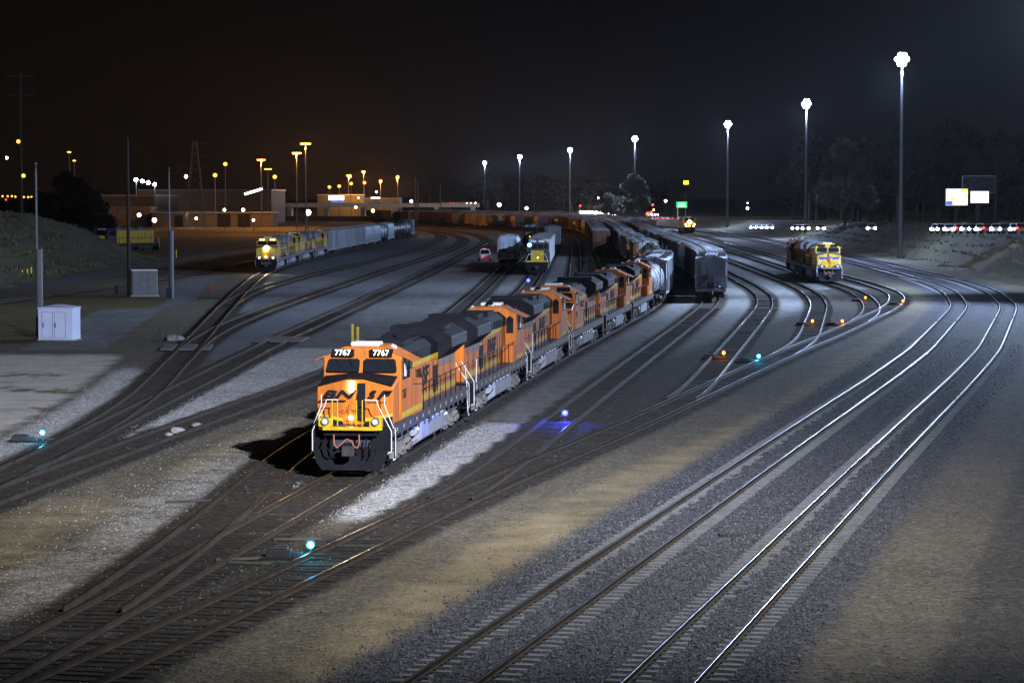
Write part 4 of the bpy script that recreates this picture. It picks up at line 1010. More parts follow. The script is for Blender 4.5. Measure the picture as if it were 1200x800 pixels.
def make_sodium(h, double):
    root = thing('street_lamp', 'tmp', 'street lamp', group='orange lamp posts beyond the yard')
    mb = MB(); mb.cyl((0, 0, -1), (0, 0, h), .22, 8, 0, .12); mb.build('pole', POLE, root)
    mb = MB()
    w = .95 if double else .0
    if double: mb.path([(-w, 0, h), (w, 0, h)], .09, 6)
    else: mb.cyl((0, 0, h - .2), (0, 0, h + .5), .14, 6)
    mb.build('arm', POLE, root)
    for s in ((-1, 0, 1) if double else (0,)):
        mb = MB(); mb.sphere((s * w, 0, h - (.12 if double else .1)), .5 if double else .75, 10, 7, sc=(1.15, 1, .55) if double else (1, 1, .9)); mb.build('lamp', SODIUM, root, smooth=True)
    return root
sod2, sod1 = make_sodium(26, True), make_sodium(26, False)
SOD = [(358, 168, 700, 2, 'tallest of all, above the yellow locomotives'), (347.5, 179, 800, 2, 'just left of the tallest one'), (306, 187, 860, 2, 'above the white lit canopy'), (314, 198, 980, 2, 'between two brighter ones left of the canopy'),
       (322, 207, 900, 1, 'with the brightest flare beside the canopy'), (264, 192, 950, 1, 'right of the lattice tower'), (252, 205, 900, 1, 'beside the lattice tower'), (386, 219, 1150, 1, 'low, above the left end of the lit sign'),
       (397.5, 218, 1180, 1, 'low, right above the lit sign'), (408.5, 205.5, 1250, 2, 'tall, right of the lit sign'), (411.5, 215, 1150, 1, 'short, in front of a taller one right of the sign'), (426, 201, 1300, 2, 'tallest behind the freight rows'),
       (427, 214, 1200, 1, 'short, under the tallest behind the freight rows'), (446, 212, 1250, 1, 'alone above the long overpass'), (466, 207, 1200, 1, 'rightmost, above the long overpass'),
       (81, 178, 900, 2, 'taller of the pair behind the dark bushes'), (87, 188, 950, 2, 'shorter of the pair behind the dark bushes'), (81, 227, 900, 1, 'low, at the top of the dark bushes')]
for i, (px_, py_, Y, kind, what) in enumerate(SOD):
    p = at(px_, py_, Y)
    place(sod2 if kind == 2 else sod1, (p.x, p.y, p.z - 26), .1 * i, 'orange lamp post, ' + what, 'orange lamp posts beyond the yard')
    if i in (0, 1, 2, 9, 11, 13, 14): point('street_light', (p.x, p.y, p.z - 1.2), LIT['sodium'] * (Y / 800) ** 1.1, (1.0, .40, .06), .4)

# ------------------------------------------------------------------ the orange consist
G_OR = 'orange locomotives of the front train'
def road(k, yc, flip=False):
    p, rz = on_track(k, yc); return p, rz + (math.pi if flip else 0)
loco0 = make_road_loco('diesel_locomotive', ORANGE, BLACK, YELLOW, 'orange')
yc = 105.6; centres = []
for i in range(6): centres.append(yc); yc = step_along('P', yc, 22.35)
CFG = [(False, 'orange diesel locomotive leading the train with glowing headlights and number boards'), (True, 'second orange locomotive, its flared black radiator end behind the lead locomotive'),
       (True, 'third orange locomotive, its cab back beside a windshield that faces the camera'), (False, 'fourth orange locomotive, facing the camera behind the third cab'),
       (True, 'fifth orange locomotive, second from the tank car'), (True, 'last orange locomotive, coupled to the tank car')]
locos = []
for i, (fl, lab) in enumerate(CFG):
    p, rz = road('P', centres[i], fl)
    o = copy_tree(loco0) if i else loco0
    o.location = p; o.rotation_euler = (0, 0, rz); o['label'] = lab; o['group'] = G_OR
    locos.append(o)
off = (0, -LOCO_L / 2)
def V3(x, y, z): return (x, y - LOCO_L / 2, z)
for i, o in enumerate(locos):
    loco_lights(o, 1 if i == 0 else 0, power=500 if i == 0 else 0)
    # road name on the nose, split by the door, with its bar; on both hood sides
    lettering('BN', BLACK, o, V3(-.68, 1.150, 2.86), '-y', .42, .35, .014, 2.1); lettering('S', BLACK, o, V3(.62, 1.150, 2.86), '-y', .42, .35, .014, 1.25); lettering('F', BLACK, o, V3(1.04, 1.150, 2.86), '-y', .42, .35, .014, 2.1)
    mb = MB((0, -LOCO_L / 2, 0)); mb.panel([(-1.40, 1.15, 2.58), (-.35, 1.15, 2.60), (-.30, 1.15, 2.66), (-1.32, 1.15, 2.65)], .012); mb.panel([(.5, 1.15, 2.585), (1.25, 1.15, 2.595), (1.25, 1.15, 2.61), (.5, 1.15, 2.61)], .012)
    mb.build('nose_bar', BLACK, o)
    for sx, fc in ((1, '+x'), (-1, '-x')):
        lettering('BNSF', BLACK, o, V3(sx * .962, 11.2, 2.82), fc, 1.05, .3, .03, 1.35)
        mb = MB((0, -LOCO_L / 2, 0)); mb.box(sx * .962 - .004, sx * .962 + .004, 9.4, 12.2, 2.25, 2.33); mb.build('logo_bar', BLACK, o)
for sx in (-1, 1):
    lettering('7767', BOARD, locos[0], V3(sx * .74, 2.705, 4.34), '-y', .31, 0, .003, 1.0)
lettering('7767', BLACK, locos[0], V3(1.507, 3.55, 2.72), '+x', .5, 0, .008, .95)
lettering('7773', BLACK, locos[1], V3(.5, LOCO_L - 1.14, 3.28), '+y', .32, 0, .008, 1.0)
for j in range(1, 6): lettering(str(7700 + [0, 73, 31, 52, 18, 46][j]), BLACK, locos[j], V3(1.507, 3.55, 2.72), '+x', .5, 0, .008, .95)
# yellow box on the end of the second locomotive's hood
mb = MB((0, -LOCO_L / 2, 0)); mb.box(-.4, .93, LOCO_L - 1.15, LOCO_L - 1.10, 1.8, 2.2); mb.build('warning_panel', YELLOW, locos[1])

# ------------------------------------------------------------------ other locomotives
G_YE = 'yellow locomotives standing in the yard'
uy = make_road_loco('diesel_locomotive', ARMOUR, GREYP, RED, 'yellow')
uy_pool = [uy] + [copy_tree(uy) for _ in range(6)]
def put_uy(loc, rz, label, group):
    o = uy_pool.pop(); o.location = loc; o.rotation_euler = (0, 0, rz); o['label'] = label; o['group'] = group; return o
def wings(o):
    mb = MB((0, -LOCO_L / 2, 0)); Yf = 1.145
    for s in (-1, 1):
        mb.panel([(s * .30, Yf, 2.98), (s * 1.28, Yf, 3.06), (s * 1.2, Yf, 2.84), (s * .85, Yf, 2.74), (s * .36, Yf, 2.72)], .012)
    mb.build('wing_emblem', BLUE, o)
    mb = MB((0, -LOCO_L / 2, 0)); mb.panel([(-.28, Yf, 2.86), (.28, Yf, 2.86), (.28, Yf, 2.62), (0, Yf, 2.40), (-.28, Yf, 2.62)], .014); mb.build('shield_emblem', RED, o)
    mb = MB((0, -LOCO_L / 2, 0)); mb.panel([(-.28, Yf, 2.86), (.28, Yf, 2.86), (.28, Yf, 3.06), (-.28, Yf, 3.06)], .014); mb.build('shield_top', BLUE, o)
y_up = step_along('S3', 306.5, 11); o_up = put_uy(*road('S3', y_up), 'yellow diesel locomotive with blue wings on its nose, alone at the right', G_YE); wings(o_up); loco_lights(o_up, 0, z=(3.98, 4.16) if False else (3.06, 3.28))
y2 = step_along('S3', y_up, 22.4)
dark2 = put_uy(*road('S3', y2, True), 'dark brown locomotive coupled behind the yellow one with blue wings', 'yellow locomotives standing in the yard')
recolour(dark2, ('nose', 'cab', 'hood', 'battery_box', 'sun_visor'), HOP_R); loco_lights(dark2, 0)
yc = step_along('H', 350.5, 11); names = ['lead yellow locomotive of the left train with a glaring headlight', 'second yellow locomotive of the left train', 'third yellow locomotive of the left train', 'fourth yellow locomotive of the left train, next to the dark boxcar']
for i in range(4):
    o = put_uy(*road('H', yc, i in (1, 3)), names[i], 'yellow locomotives of the left train')
    recolour(o, ('nose', 'cab', 'hood', 'battery_box', 'sun_visor'), OLDYEL)
    if i == 0:
        loco_lights(o, 2, x=0, z=(3.9, 4.15) if False else (3.06, 3.30), power=2500)
        mb = MB((0, -LOCO_L / 2, 0)); mb.box(-1.1, -.35, 2.55, 2.62, 4.22, 4.44); mb.box(.35, 1.1, 2.55, 2.62, 4.22, 4.44); mb.build('number_panel', LAMP_DIM, o)
        mb = MB((0, -LOCO_L / 2, 0)); mb.cyl((0, 1.12, 3.18), (0, .98, 3.18), .34, 14); mb.build('headlight_flare', LAMP_WARM, o)  # glowing disc added before the headlight, standing in for its glare
    else: loco_lights(o, 0)
    yc = step_along('H', yc, 22.35)
H_NEXT = yc - 11.2
yk = step_along('K', 712, 11); o = put_uy(*road('K', yk), 'far yellow locomotive with a glaring headlight and two ditch lights, right of the hopper rows', G_YE); loco_lights(o, 2, x=0, power=2500)
mb = MB((0, -LOCO_L / 2, 0)); mb.cyl((0, 1.12, 3.18), (0, .98, 3.18), .5, 14); mb.build('headlight_flare', LAMP_WARM, o)  # larger glowing disc, again the headlight's glare put in as a part
mb = MB((0, -LOCO_L / 2, 0)); mb.cyl((-1.25, .3, 2.5), (-1.25, .2, 2.5), .3, 12); mb.cyl((1.25, .3, 2.5), (1.25, .2, 2.5), .3, 12); mb.build('ditch_lamp', LAMP_DIM, o)
sw = make_switcher('switcher_locomotive', ARMOUR, GREYP)
yv = step_along('V', 341, 8.6); place(sw, *road('V', yv), 'yellow switcher locomotive with a lit headlight, in front of the white boxcars', G_YE)
yr = step_along('R', 520, 8.6); o = place(sw, *road('R', yr), 'yellow switcher locomotive half hidden behind the other switcher', G_YE)
o = place(sw, *road('R', step_along('R', yr, 17.6)), 'dark switcher locomotive coupled behind the half hidden one', G_YE); recolour(o, ('short_hood', 'hood'), GREYP)
p = at(143, 295, z=.2); o = place(sw, (p.x, p.y, RAIL), R(-38), 'dull yellow switcher locomotive standing alone beyond the hill', G_YE); recolour(o, ('short_hood', 'hood'), OLDYEL); recolour(o, ('headlight',), WHITE)

# ------------------------------------------------------------------ freight cars
hop, hopr = make_hopper('covered_hopper', HOP_G), make_hopper('covered_hopper', HOP_L, True)
box, tank = make_boxcar('boxcar', HOP_R, ROOFM), make_tank('tank_car', TANKG)
BODY = {'hop': ('body', 'discharge_hopper', 'hatch'), 'hopr': ('body', 'discharge_hopper', 'hatch'), 'box': ('body', 'door'), 'tank': ('tank',)}
PROTO = {'hop': hop, 'hopr': hopr, 'box': box, 'tank': tank}
KIND = {'hop': 'covered hopper car', 'hopr': 'round-sided covered hopper car', 'box': 'boxcar', 'tank': 'tank car'}
LEN = {'hop': 17.9, 'hopr': 17.9, 'box': 17.3, 'tank': 17.1}
PAINT = {'dark grey': HOP_D, 'grey': HOP_G, 'light grey': HOP_L, 'pale blue': HOP_B, 'brown': HOP_R, 'tan': HOP_T, 'black': TANKB, 'pale grey': TANKG, 'white': BOXW}
def all_meshes(o, mw=Matrix()):
    for c in o.children:
        m = mw @ c.matrix_basis
        if c.type == 'MESH': yield c, m
        yield from all_meshes(c, m)
FAR = {}
def far_mesh(kind):
    """one light mesh of a distant car, whose parts are too small to show"""
    if kind in FAR: return FAR[kind]
    vs, fs, ms, mats = [], [], [], [None, ROOFM, DARKTRK]
    for c, m in all_meshes(PROTO[kind]):
        nm = c.name.split('.')[0]
        if nm in ('wheelset', 'coupler', 'ladder'): continue
        k = 0 if nm in BODY[kind] else (1 if nm in ('roof', 'roof_walk') else 2)
        n = len(vs); vs += [tuple(v.co) for v in c.data.vertices]; fs += [tuple(n + i for i in p.vertices) for p in c.data.polygons]; ms += [k] * len(c.data.polygons)
    me = bpy.data.meshes.new('far_' + kind); me.from_pydata(vs, [], fs)
    for m in (HOP_G, ROOFM, DARKTRK): me.materials.append(m)
    me.polygons.foreach_set('material_index', ms); FAR[kind] = me
    return me
def nth(i): return ORD[i] if i < 30 else '%d%s' % (i + 1, {1: 'st', 2: 'nd', 3: 'rd'}.get((i + 1) % 10, 'th'))
def string(k, y0, cars, where, group, detail_to=470):
    y = y0
    for i, (kind, col) in enumerate(cars):
        y = step_along(k, y, LEN[kind] / 2); p, rz = on_track(k, y)
        lab = '%s %s, %s %s' % (col, KIND[kind], nth(i), where)
        if y < detail_to:
            o = place(PROTO[kind], p, rz, lab, group)
            recolour(o, BODY[kind], PAINT[col])
        else:
            o = bpy.data.objects.new(PROTO[kind].name.split('.')[0], far_mesh(kind)); COL.objects.link(o); o.location = p; o.rotation_euler = (0, 0, rz)
            o.material_slots[0].link = 'OBJECT'; o.material_slots[0].material = PAINT[col]
            tag(o, lab, 'freight car', group)
        y = step_along(k, y, LEN[kind] / 2)
    return y
def mixed(n, pool, r): return [r.choice(pool) for _ in range(n)]
rr = random.Random(11)
GREYS = [('hop', 'grey'), ('hop', 'light grey'), ('hop', 'grey'), ('hopr', 'light grey'), ('hop', 'dark grey'), ('hopr', 'pale blue')]
BROWNS = [('box', 'brown'), ('hop', 'brown'), ('tank', 'black'), ('box', 'tan'), ('hopr', 'dark grey'), ('tank', 'black'), ('hop', 'tan')]
y_end = step_along('P', centres[-1], 11.3)
string('P', y_end, [('tank', 'pale grey'), ('hop', 'light grey'), ('hop', 'grey')] + mixed(46, GREYS + [('box', 'brown'), ('tank', 'black')], rr), 'behind the orange locomotives', 'freight cars behind the orange locomotives')
string('N', 251.5, [('hop', 'dark grey'), ('hop', 'grey'), ('hop', 'light grey'), ('hop', 'grey'), ('hopr', 'light grey'), ('hop', 'grey'), ('hop', 'light grey'), ('hop', 'grey')] + mixed(42, GREYS + BROWNS, rr), 'in the row ended by a dark hopper', 'freight cars of the row right of the orange train')
string('Q', 445, [('box', 'brown')] + mixed(36, BROWNS + GREYS[:2], rr), 'in the row led by a brown boxcar', 'freight cars of the row left of the orange train')
string('H', H_NEXT, [('box', 'dark grey'), ('hop', 'light grey'), ('hop', 'light grey'), ('hop', 'light grey'), ('hopr', 'pale blue'), ('hopr', 'pale blue'), ('tank', 'white'), ('hopr', 'pale blue'), ('tank', 'black'), ('tank', 'black'), ('tank', 'pale grey'), ('box', 'dark grey')],
       'behind the left yellow locomotives', 'freight cars of the left train', 720)
string('V', step_along('V', yv, 9), [('box', 'white'), ('box', 'white'), ('box', 'white')], 'behind the yellow switcher', 'white boxcars behind the switcher')
string('V', 500, [('box', 'light grey')], 'car alone on the track of the white boxcars', 'freight cars far down the middle tracks', 560)
string('R', 381, [('hopr', 'pale blue')], 'and only car beside the white van', 'freight cars far down the middle tracks')
string('U', 770, mixed(20, BROWNS, rr), 'in the dark far row curving left', 'far freight cars curving to the left'); string('V', 790, mixed(18, BROWNS, rr), 'in the far row under the overpass lights', 'far freight cars curving to the left')
string('R', 800, mixed(18, BROWNS, rr), 'in the nearest far row lit orange', 'far freight cars curving to the left')
string('S1', 640, mixed(18, BROWNS + GREYS, rr), 'in the far row right of the hopper rows', 'far freight cars right of the hopper rows')

# the same row of masts, nearer the bend: soft light on the mid yard
# ------------------------------------------------------------------ switch machines with their lamps
CYAN = glow('cyan_lens', (0.06, 0.62, 1.0), 20); ORLENS = glow('orange_lens', (1.0, 0.30, 0.03), 9); BLUEL = glow('blue_lens', (0.05, 0.06, 1.0), 9); REDL = glow('red_lens', (1.0, 0.05, 0.03), 6)
CASE = mat('cast_iron_case', (0.03, 0.03, 0.032), .6)
def make_switch(lens, side):
    root = thing('switch_machine', 'tmp', 'railway signal')
    mb = MB(); mb.box(-1.0, .9, -.45, -.28, .0, .07); mb.box(-1.0, .9, .28, .45, .0, .07); mb.build('timber', WOODT, root)
    mb = MB(); mb.box(-.85, -.1, -.24, .24, .05, .28); mb.box(-.1, .22, -.16, .16, .05, .20); mb.box(-.78, -.2, -.18, .18, .28, .32); mb.build('motor_case', CASE, root, bevel=.03)
    mb = MB(); mb.cyl((.22, .05, .12), (1.2, .05, .12), .025, 6); mb.build('throw_rod', RAIL_SIDE, root)
    mb = MB(); mb.cyl((.45, 0, .05), (.45, 0, .36), .05, 8); mb.cyl((.45, .10, .40), (.45, -.03, .40), .13, 12); mb.box(.32, .58, -.16, .02, .52, .55); mb.build('lamp_stand', CASE, root)
    mb = MB(); mb.sphere((.45, -.05, .40), .10, 12, 8); mb.build('lens', lens, root, smooth=True)
    return root
sm_c = make_switch(CYAN, 1); sm_o = make_switch(ORLENS, 1)
G_SW = 'lamps at the yard switches'
for i, (x, y, lab) in enumerate([(50, 507, 'cyan glowing switch lamp on a black case by the lower left tracks'), (364, 641, 'cyan glowing switch lamp nearest the camera, below the lead locomotive'), (889, 416, 'cyan glowing switch lamp on the curved ladder track at the right')]):
    p = at(x, y + 5, z=.2); place(sm_c, (p.x - .45, p.y, 0), .0, lab, G_SW); point('switch_light', (p.x, p.y - .3, .42), [60, 45, 110][i], (.03, .60, 1), .06)
for i, (x, y, lab) in enumerate([(848, 414, 'orange glowing switch lamp between rails beside the cyan lamp'), (952, 376, 'smallest orange glowing switch lamp, left of three others'), (987, 376, 'brightest orange glowing switch lamp, on the ladder rail'),
                                 (1014, 348, 'orange glowing switch lamp just below the locomotive with blue wings'), (1058, 352, 'rightmost orange glowing switch lamp, inside the bend')]):
    p = at(x, y + 3, z=.2); place(sm_o, (p.x - .45, p.y, 0), .0, lab, G_SW); point('switch_light', (p.x, p.y - .3, .42), 70, (1, .30, .03), .06)
p = at(662, 490, z=.2)
root = thing('blue_lamp_or_glint', 'deep blue glowing warning lamp between the rails right of the orange train', 'railway signal', (p.x, p.y, 0), 0, G_SW)
mb = MB(); mb.cyl((0, 0, 0), (0, 0, .4), .04, 8); mb.box(-.3, .3, -.25, .25, 0, .06); mb.box(-.16, .16, -.05, .06, .3, .62); mb.build('lamp_stand', CASE, root)
mb = MB(); mb.sphere((0, -.1, .46), .13, 12, 8); mb.build('lens', BLUEL, root, smooth=True)
spot('blue_lamp_light', (p.x - .05, p.y - .36, .62), (p.x - .1, p.y - .5, 0), 900, (.03, .04, 1), 158, .3, .06)
# blue lamp added at the lead locomotive's walkway, for blue reflections on its sill
root = thing('blue_lamp_or_glint', 'added deep blue lamp for the blue reflections on the lead locomotive sill', 'railway signal', tuple(locos[0].matrix_basis @ Vector((1.62, -1.6, 1.35))), 0, G_SW)
mb = MB(); mb.box(-.05, .05, -.06, .06, -.14, .14); mb.build('added_lamp_case', CASE, root); mb = MB(); mb.sphere((.07, 0, 0), .06, 8, 6); mb.build('lens', BLUEL, root)
q = locos[0].matrix_basis @ Vector((1.9, -2.0, .95)); point('blue_lamp_light', q, 20, (.06, .08, 1), .1)  # added light that tints the sill blue
p = at(627, 333, z=.2)
root = thing('blue_lamp_or_glint', 'small blue glow standing in for a reflection on the rail before the yellow switcher', 'railway signal', (p.x - .8, p.y, 0), 0, G_SW)
mb = MB(); mb.cyl((0, 0, 0), (0, 0, .6), .05, 8); mb.box(-.16, .16, -.05, .06, .5, .8); mb.build('lamp_stand', CASE, root); mb = MB(); mb.sphere((0, -.1, .65), .2, 10, 7); mb.build('lens', BLUEL, root)  # glowing ball and stand take the place of a blue reflection on the rail
root = thing('blue_lamp_or_glint', 'bright blue lamp hung beside the switcher windows', 'railway signal', tuple(at(620.5, 288, 341) ), 0, G_SW)
mb = MB(); mb.cyl((0, 0, -.2), (0, 0, .5), .05, 8); mb.build('lamp_stand', CASE, root); mb = MB(); mb.sphere((0, -.1, .1), .26, 10, 7); mb.build('lens', glow('bright_blue_lens', (.1, .35, 1), 20), root)

# ------------------------------------------------------------------ huts, poles and posts on the left
SHED = mat('pale_blue_shed_paint', (0.50, 0.55, 0.74), .5, var=.10, scale=1)
p = at(67, 399, z=0); Y0 = p.y
root = thing('equipment_shed', 'pale blue metal shed with two closed doors on the left dirt', 'shed', (p.x, p.y + 1.0, 0), R(-7))
mb = MB(); mb.box(-1.28, 1.28, -1.0, 1.0, .08, 2.32); mb.build('wall', SHED, root)
mb = MB(); mb.loft([(-1.34, -1.06, 2.32), (1.34, -1.06, 2.32), (1.34, 1.06, 2.32), (-1.34, 1.06, 2.32)], [(-1.34, -1.06, 2.40), (1.34, -1.06, 2.40), (1.34, 1.06, 2.40), (-1.34, 1.06, 2.40)]); mb.loft([(-1.34, -1.06, 2.40), (1.34, -1.06, 2.40), (1.34, 1.06, 2.40), (-1.34, 1.06, 2.40)], [(-.1, -.05, 2.62), (.1, -.05, 2.62), (.1, .05, 2.62), (-.1, .05, 2.62)]); mb.build('roof', SHED, root)
mb = MB(); mb.box(-1.35, 1.35, -1.08, 1.08, 0, .08); mb.build('base', CONC, root)
SEAM = mat('shed_seam', (0.10, 0.11, 0.16), .7)
for s in (-1, 1):
    x0, x1 = (-1.0, -.22) if s < 0 else (-.06, .74)
    mb = MB(); mb.box(x0, x1, -1.022, -1.002, .22, 2.06); d = mb.build('door', SHED, root)
    mb = MB()
    for a, b, c, e_ in ((x0 - .02, x0 + .005, .2, 2.08), (x1 - .005, x1 + .02, .2, 2.08)): mb.box(a, b, -1.026, -1.004, c, e_)
    mb.box(x0, x1, -1.026, -1.004, 2.06, 2.085); mb.box(x0, x1, -1.026, -1.004, .195, .22); mb.build('door_seam', SEAM, d)
    mb = MB(); mb.box(x0 + (.03 if s > 0 else .06), x0 + (.09 if s > 0 else .12), -1.06, -1.022, .95, 1.3); mb.build('handle', CASE, d)
mb = MB(); mb.box(-1.6, -1.30, -.4, .4, .1, 1.75); mb.build('meter_box', CASE, root)
p = at(168, 347.5, z=0)
root = thing('relay_cabinet', 'grey relay cabinet with a pale lit edge beside the black pole', 'cabinet', (p.x, p.y + .8, 0), R(10))
mb = MB(); mb.box(-1.3, 1.3, -.8, .8, .15, 2.7); mb.build('wall', mat('grey_cabinet_paint', (.16, .165, .185), .6), root)
mb = MB(); mb.box(-1.38, 1.38, -.86, .86, 2.7, 2.82); mb.build('roof', WHITE, root)
mb = MB(); mb.box(1.302, 1.33, -.78, .78, .2, 2.68); mb.build('lit_side_panel', WHITE, root)  # lit look of the right face put in as white
for x in (-1.2, -.42, .4): mb = MB(); mb.box(x, x + .74, -.825, -.802, .3, 2.55); mb.build('door', mat('grey_cabinet_paint', (.16, .165, .185)), root)
mb = MB(); mb.box(-1.5, 1.5, -.95, .95, 0, .15); mb.build('base', CONC, root)
for x, y, lab in ((137, 345, 'short dark post left of the grey cabinet'), (174, 346, 'short dark post in front of the grey cabinet')):
    p = at(x, y, z=0); mb = MB(tuple((0, 0, 0))); mb.box(-.16, .16, -.16, .16, 0, .9); mb.box(-.2, .2, -.2, .2, .9, .98); o = mb.build('marker_post', DKPOLE); o.location = (p.x, p.y, 0); tag(o, lab, 'post', 'short posts by the cabinet')
def pole_thing(name, px0, y_top, y_base, label, m, r0=.14, r1=.07, thick=None, lean=0):
    p = at(px0, y_base, z=0); top = at(px0, y_top, p.y).z
    root = thing(name, label, 'pole', (p.x, p.y, 0))
    mb = MB(); mb.cyl((0, 0, 0), (lean, 0, top), r0, 10, 0, r1); mb.build('shaft', m, root)
    if thick:
        h = at(px0, thick, p.y).z; mb = MB(); mb.cyl((.18, 0, 0), (.18, 0, h), .26, 12); mb.build('sleeve', m, root)
    mb = MB(); mb.cyl((lean, 0, top), (lean, 0, top + .35), r1 * .5, 6); mb.sphere((lean, 0, top + .4), .1, 8, 5); mb.build('finial', m, root)
    return root
pole_thing('signal_pole', 44, 198, 392, 'slim grey pole with a thick lower half behind the pale blue shed', POLE, .11, .07, 292)
pole_thing('utility_pole', 151, 164, 347, 'tall black wooden pole left of the grey cabinet', DKPOLE, .19, .13)
pole_thing('signal_pole', 199, 202, 349, 'slim grey pole right of the grey cabinet', POLE, .15, .07, 270)
p = at(199, 349, z=0); mb = MB(); mb.box(-.3, .3, -.25, .25, 0, 1.0); o = mb.build('junction_box', CASE); o.location = (p.x, p.y - .5, 0); tag(o, 'small dark junction box at the foot of the right slim pole', 'box')
# yellow guard posts
def post(x, y, h, label):
    p = at(x, y, z=0); mb = MB(); mb.cyl((0, 0, 0), (0, 0, h), .11, 10); mb.sphere((0, 0, h), .11, 10, 4); o = mb.build('bollard', mat('safety_yellow', (.62, .46, .03), .5)); o.location = (p.x, p.y, 0); tag(o, label, 'bollard', 'yellow guard posts'); return o
for x, y, h, l in ((413, 403, 1.35, 'left yellow guard post rising behind the lead locomotive cab'), (419, 403, 1.15, 'right and shorter yellow guard post behind the lead locomotive cab'), (26, 326, .95, 'shortest of three yellow guard posts at the foot of the hill'), (32, 327, 1.2, 'middle of three yellow guard posts at the foot of the hill'),
                   (36.5, 326, 1.35, 'rightmost of three yellow guard posts at the foot of the hill'), (203, 302, 1.3, 'left yellow guard post by the service road beyond the right slim pole'), (206.5, 302, 1.3, 'right yellow guard post by the service road beyond the right slim pole')): post(x, y, h, l)
# red dwarf target by the left switch
p = at(245, 350, z=0); root = thing('switch_stand', 'low switch stand with a red target left of the left junction', 'railway signal', (p.x, p.y, 0))
mb = MB(); mb.box(-1.2, 1.2, -.2, .2, 0, .18); mb.cyl((0, 0, .1), (0, 0, 1.0), .06, 8); mb.build('stand', CASE, root); mb = MB(); mb.cyl((0, -.05, 1.1), (0, .05, 1.1), .25, 12); mb.build('target', RED, root)
p = at(192, 398, z=0); root = thing('switch_stand', 'low black switch stand beside pale stones at the left junction', 'railway signal', (p.x, p.y, 0))
mb = MB(); mb.box(-.9, .9, -.3, .3, 0, .22); mb.box(-.5, -.1, -.2, .2, .2, .6); mb.cyl((-.3, 0, .5), (-.3, 0, .9), .04, 6); mb.build('stand', CASE, root)
p = at(352, 405, z=0)
# loose stones: single boulders one can see
ROCK = mat('pale_stone', (.22, .215, .21), .9, var=.3, scale=5, bump=.4)
def rock(x, y, r, label):
    p = at(x, y, z=0); bm = bmesh.new(); bmesh.ops.create_icosphere(bm, subdivisions=2, radius=r)
    for v in bm.verts: v.co *= 1 + random.uniform(-.22, .22); v.co.z *= .6
    me = bpy.data.meshes.new('stone'); bm.to_mesh(me); bm.free(); me.materials.append(ROCK)
    o = bpy.data.objects.new('stone', me); COL.objects.link(o); o.location = (p.x, p.y, r * .3); tag(o, label, 'stone', 'loose stones on the gravel'); return o
for x, y, r, l in ((207, 507, .32, 'pale stone beside the rail left of the lead locomotive'), (212, 506, .22, 'smaller pale stone right next to another by the rail'), (232, 501, .28, 'pale stone furthest right along the rail left of the lead locomotive'), (198, 511, .2, 'smallest pale stone along the left rail'), (203, 399, .5, 'large pale stone beside the black switch stand'), (210, 399, .4, 'pale stone right of the large one by the switch stand')): rock(x, y, r, l)
WEATH = mat('weathered_board', (.085, .08, .075), .9, var=.4, scale=3)
for x, y, L_, a, l in ((285, 656, 1.6, .3, 'thin pale board lying on the gravel below the lead locomotive'), (292, 661, 1.2, -.2, 'second thin board lying beside the first on the gravel'), (348, 633, 1.4, .1, 'pale board lying above the nearest cyan switch lamp'), (226, 588, 1.9, .35, 'broken dark tie end lying beside the track left of the front switch'), (858, 627, .9, .4, 'dark scrap lying on the ballast between the main line tracks'), (408, 641, 2.2, .02, 'dark switch rod cover lying across the ladder track')):
    p = at(x, y, z=0); mb = MB(); mb.box(-L_ / 2, L_ / 2, -.08, .08, 0, .05); mb.box(-L_ / 2 + .2, L_ / 2 - .5, .08, .14, .0, .03); o = mb.build('loose_board', WEATH if 'pale' in l or 'thin' in l else DARKTRK); o.location = (p.x, p.y, .02); o.rotation_euler = (0, 0, a); tag(o, l, 'board', 'scrap lying in the yard')

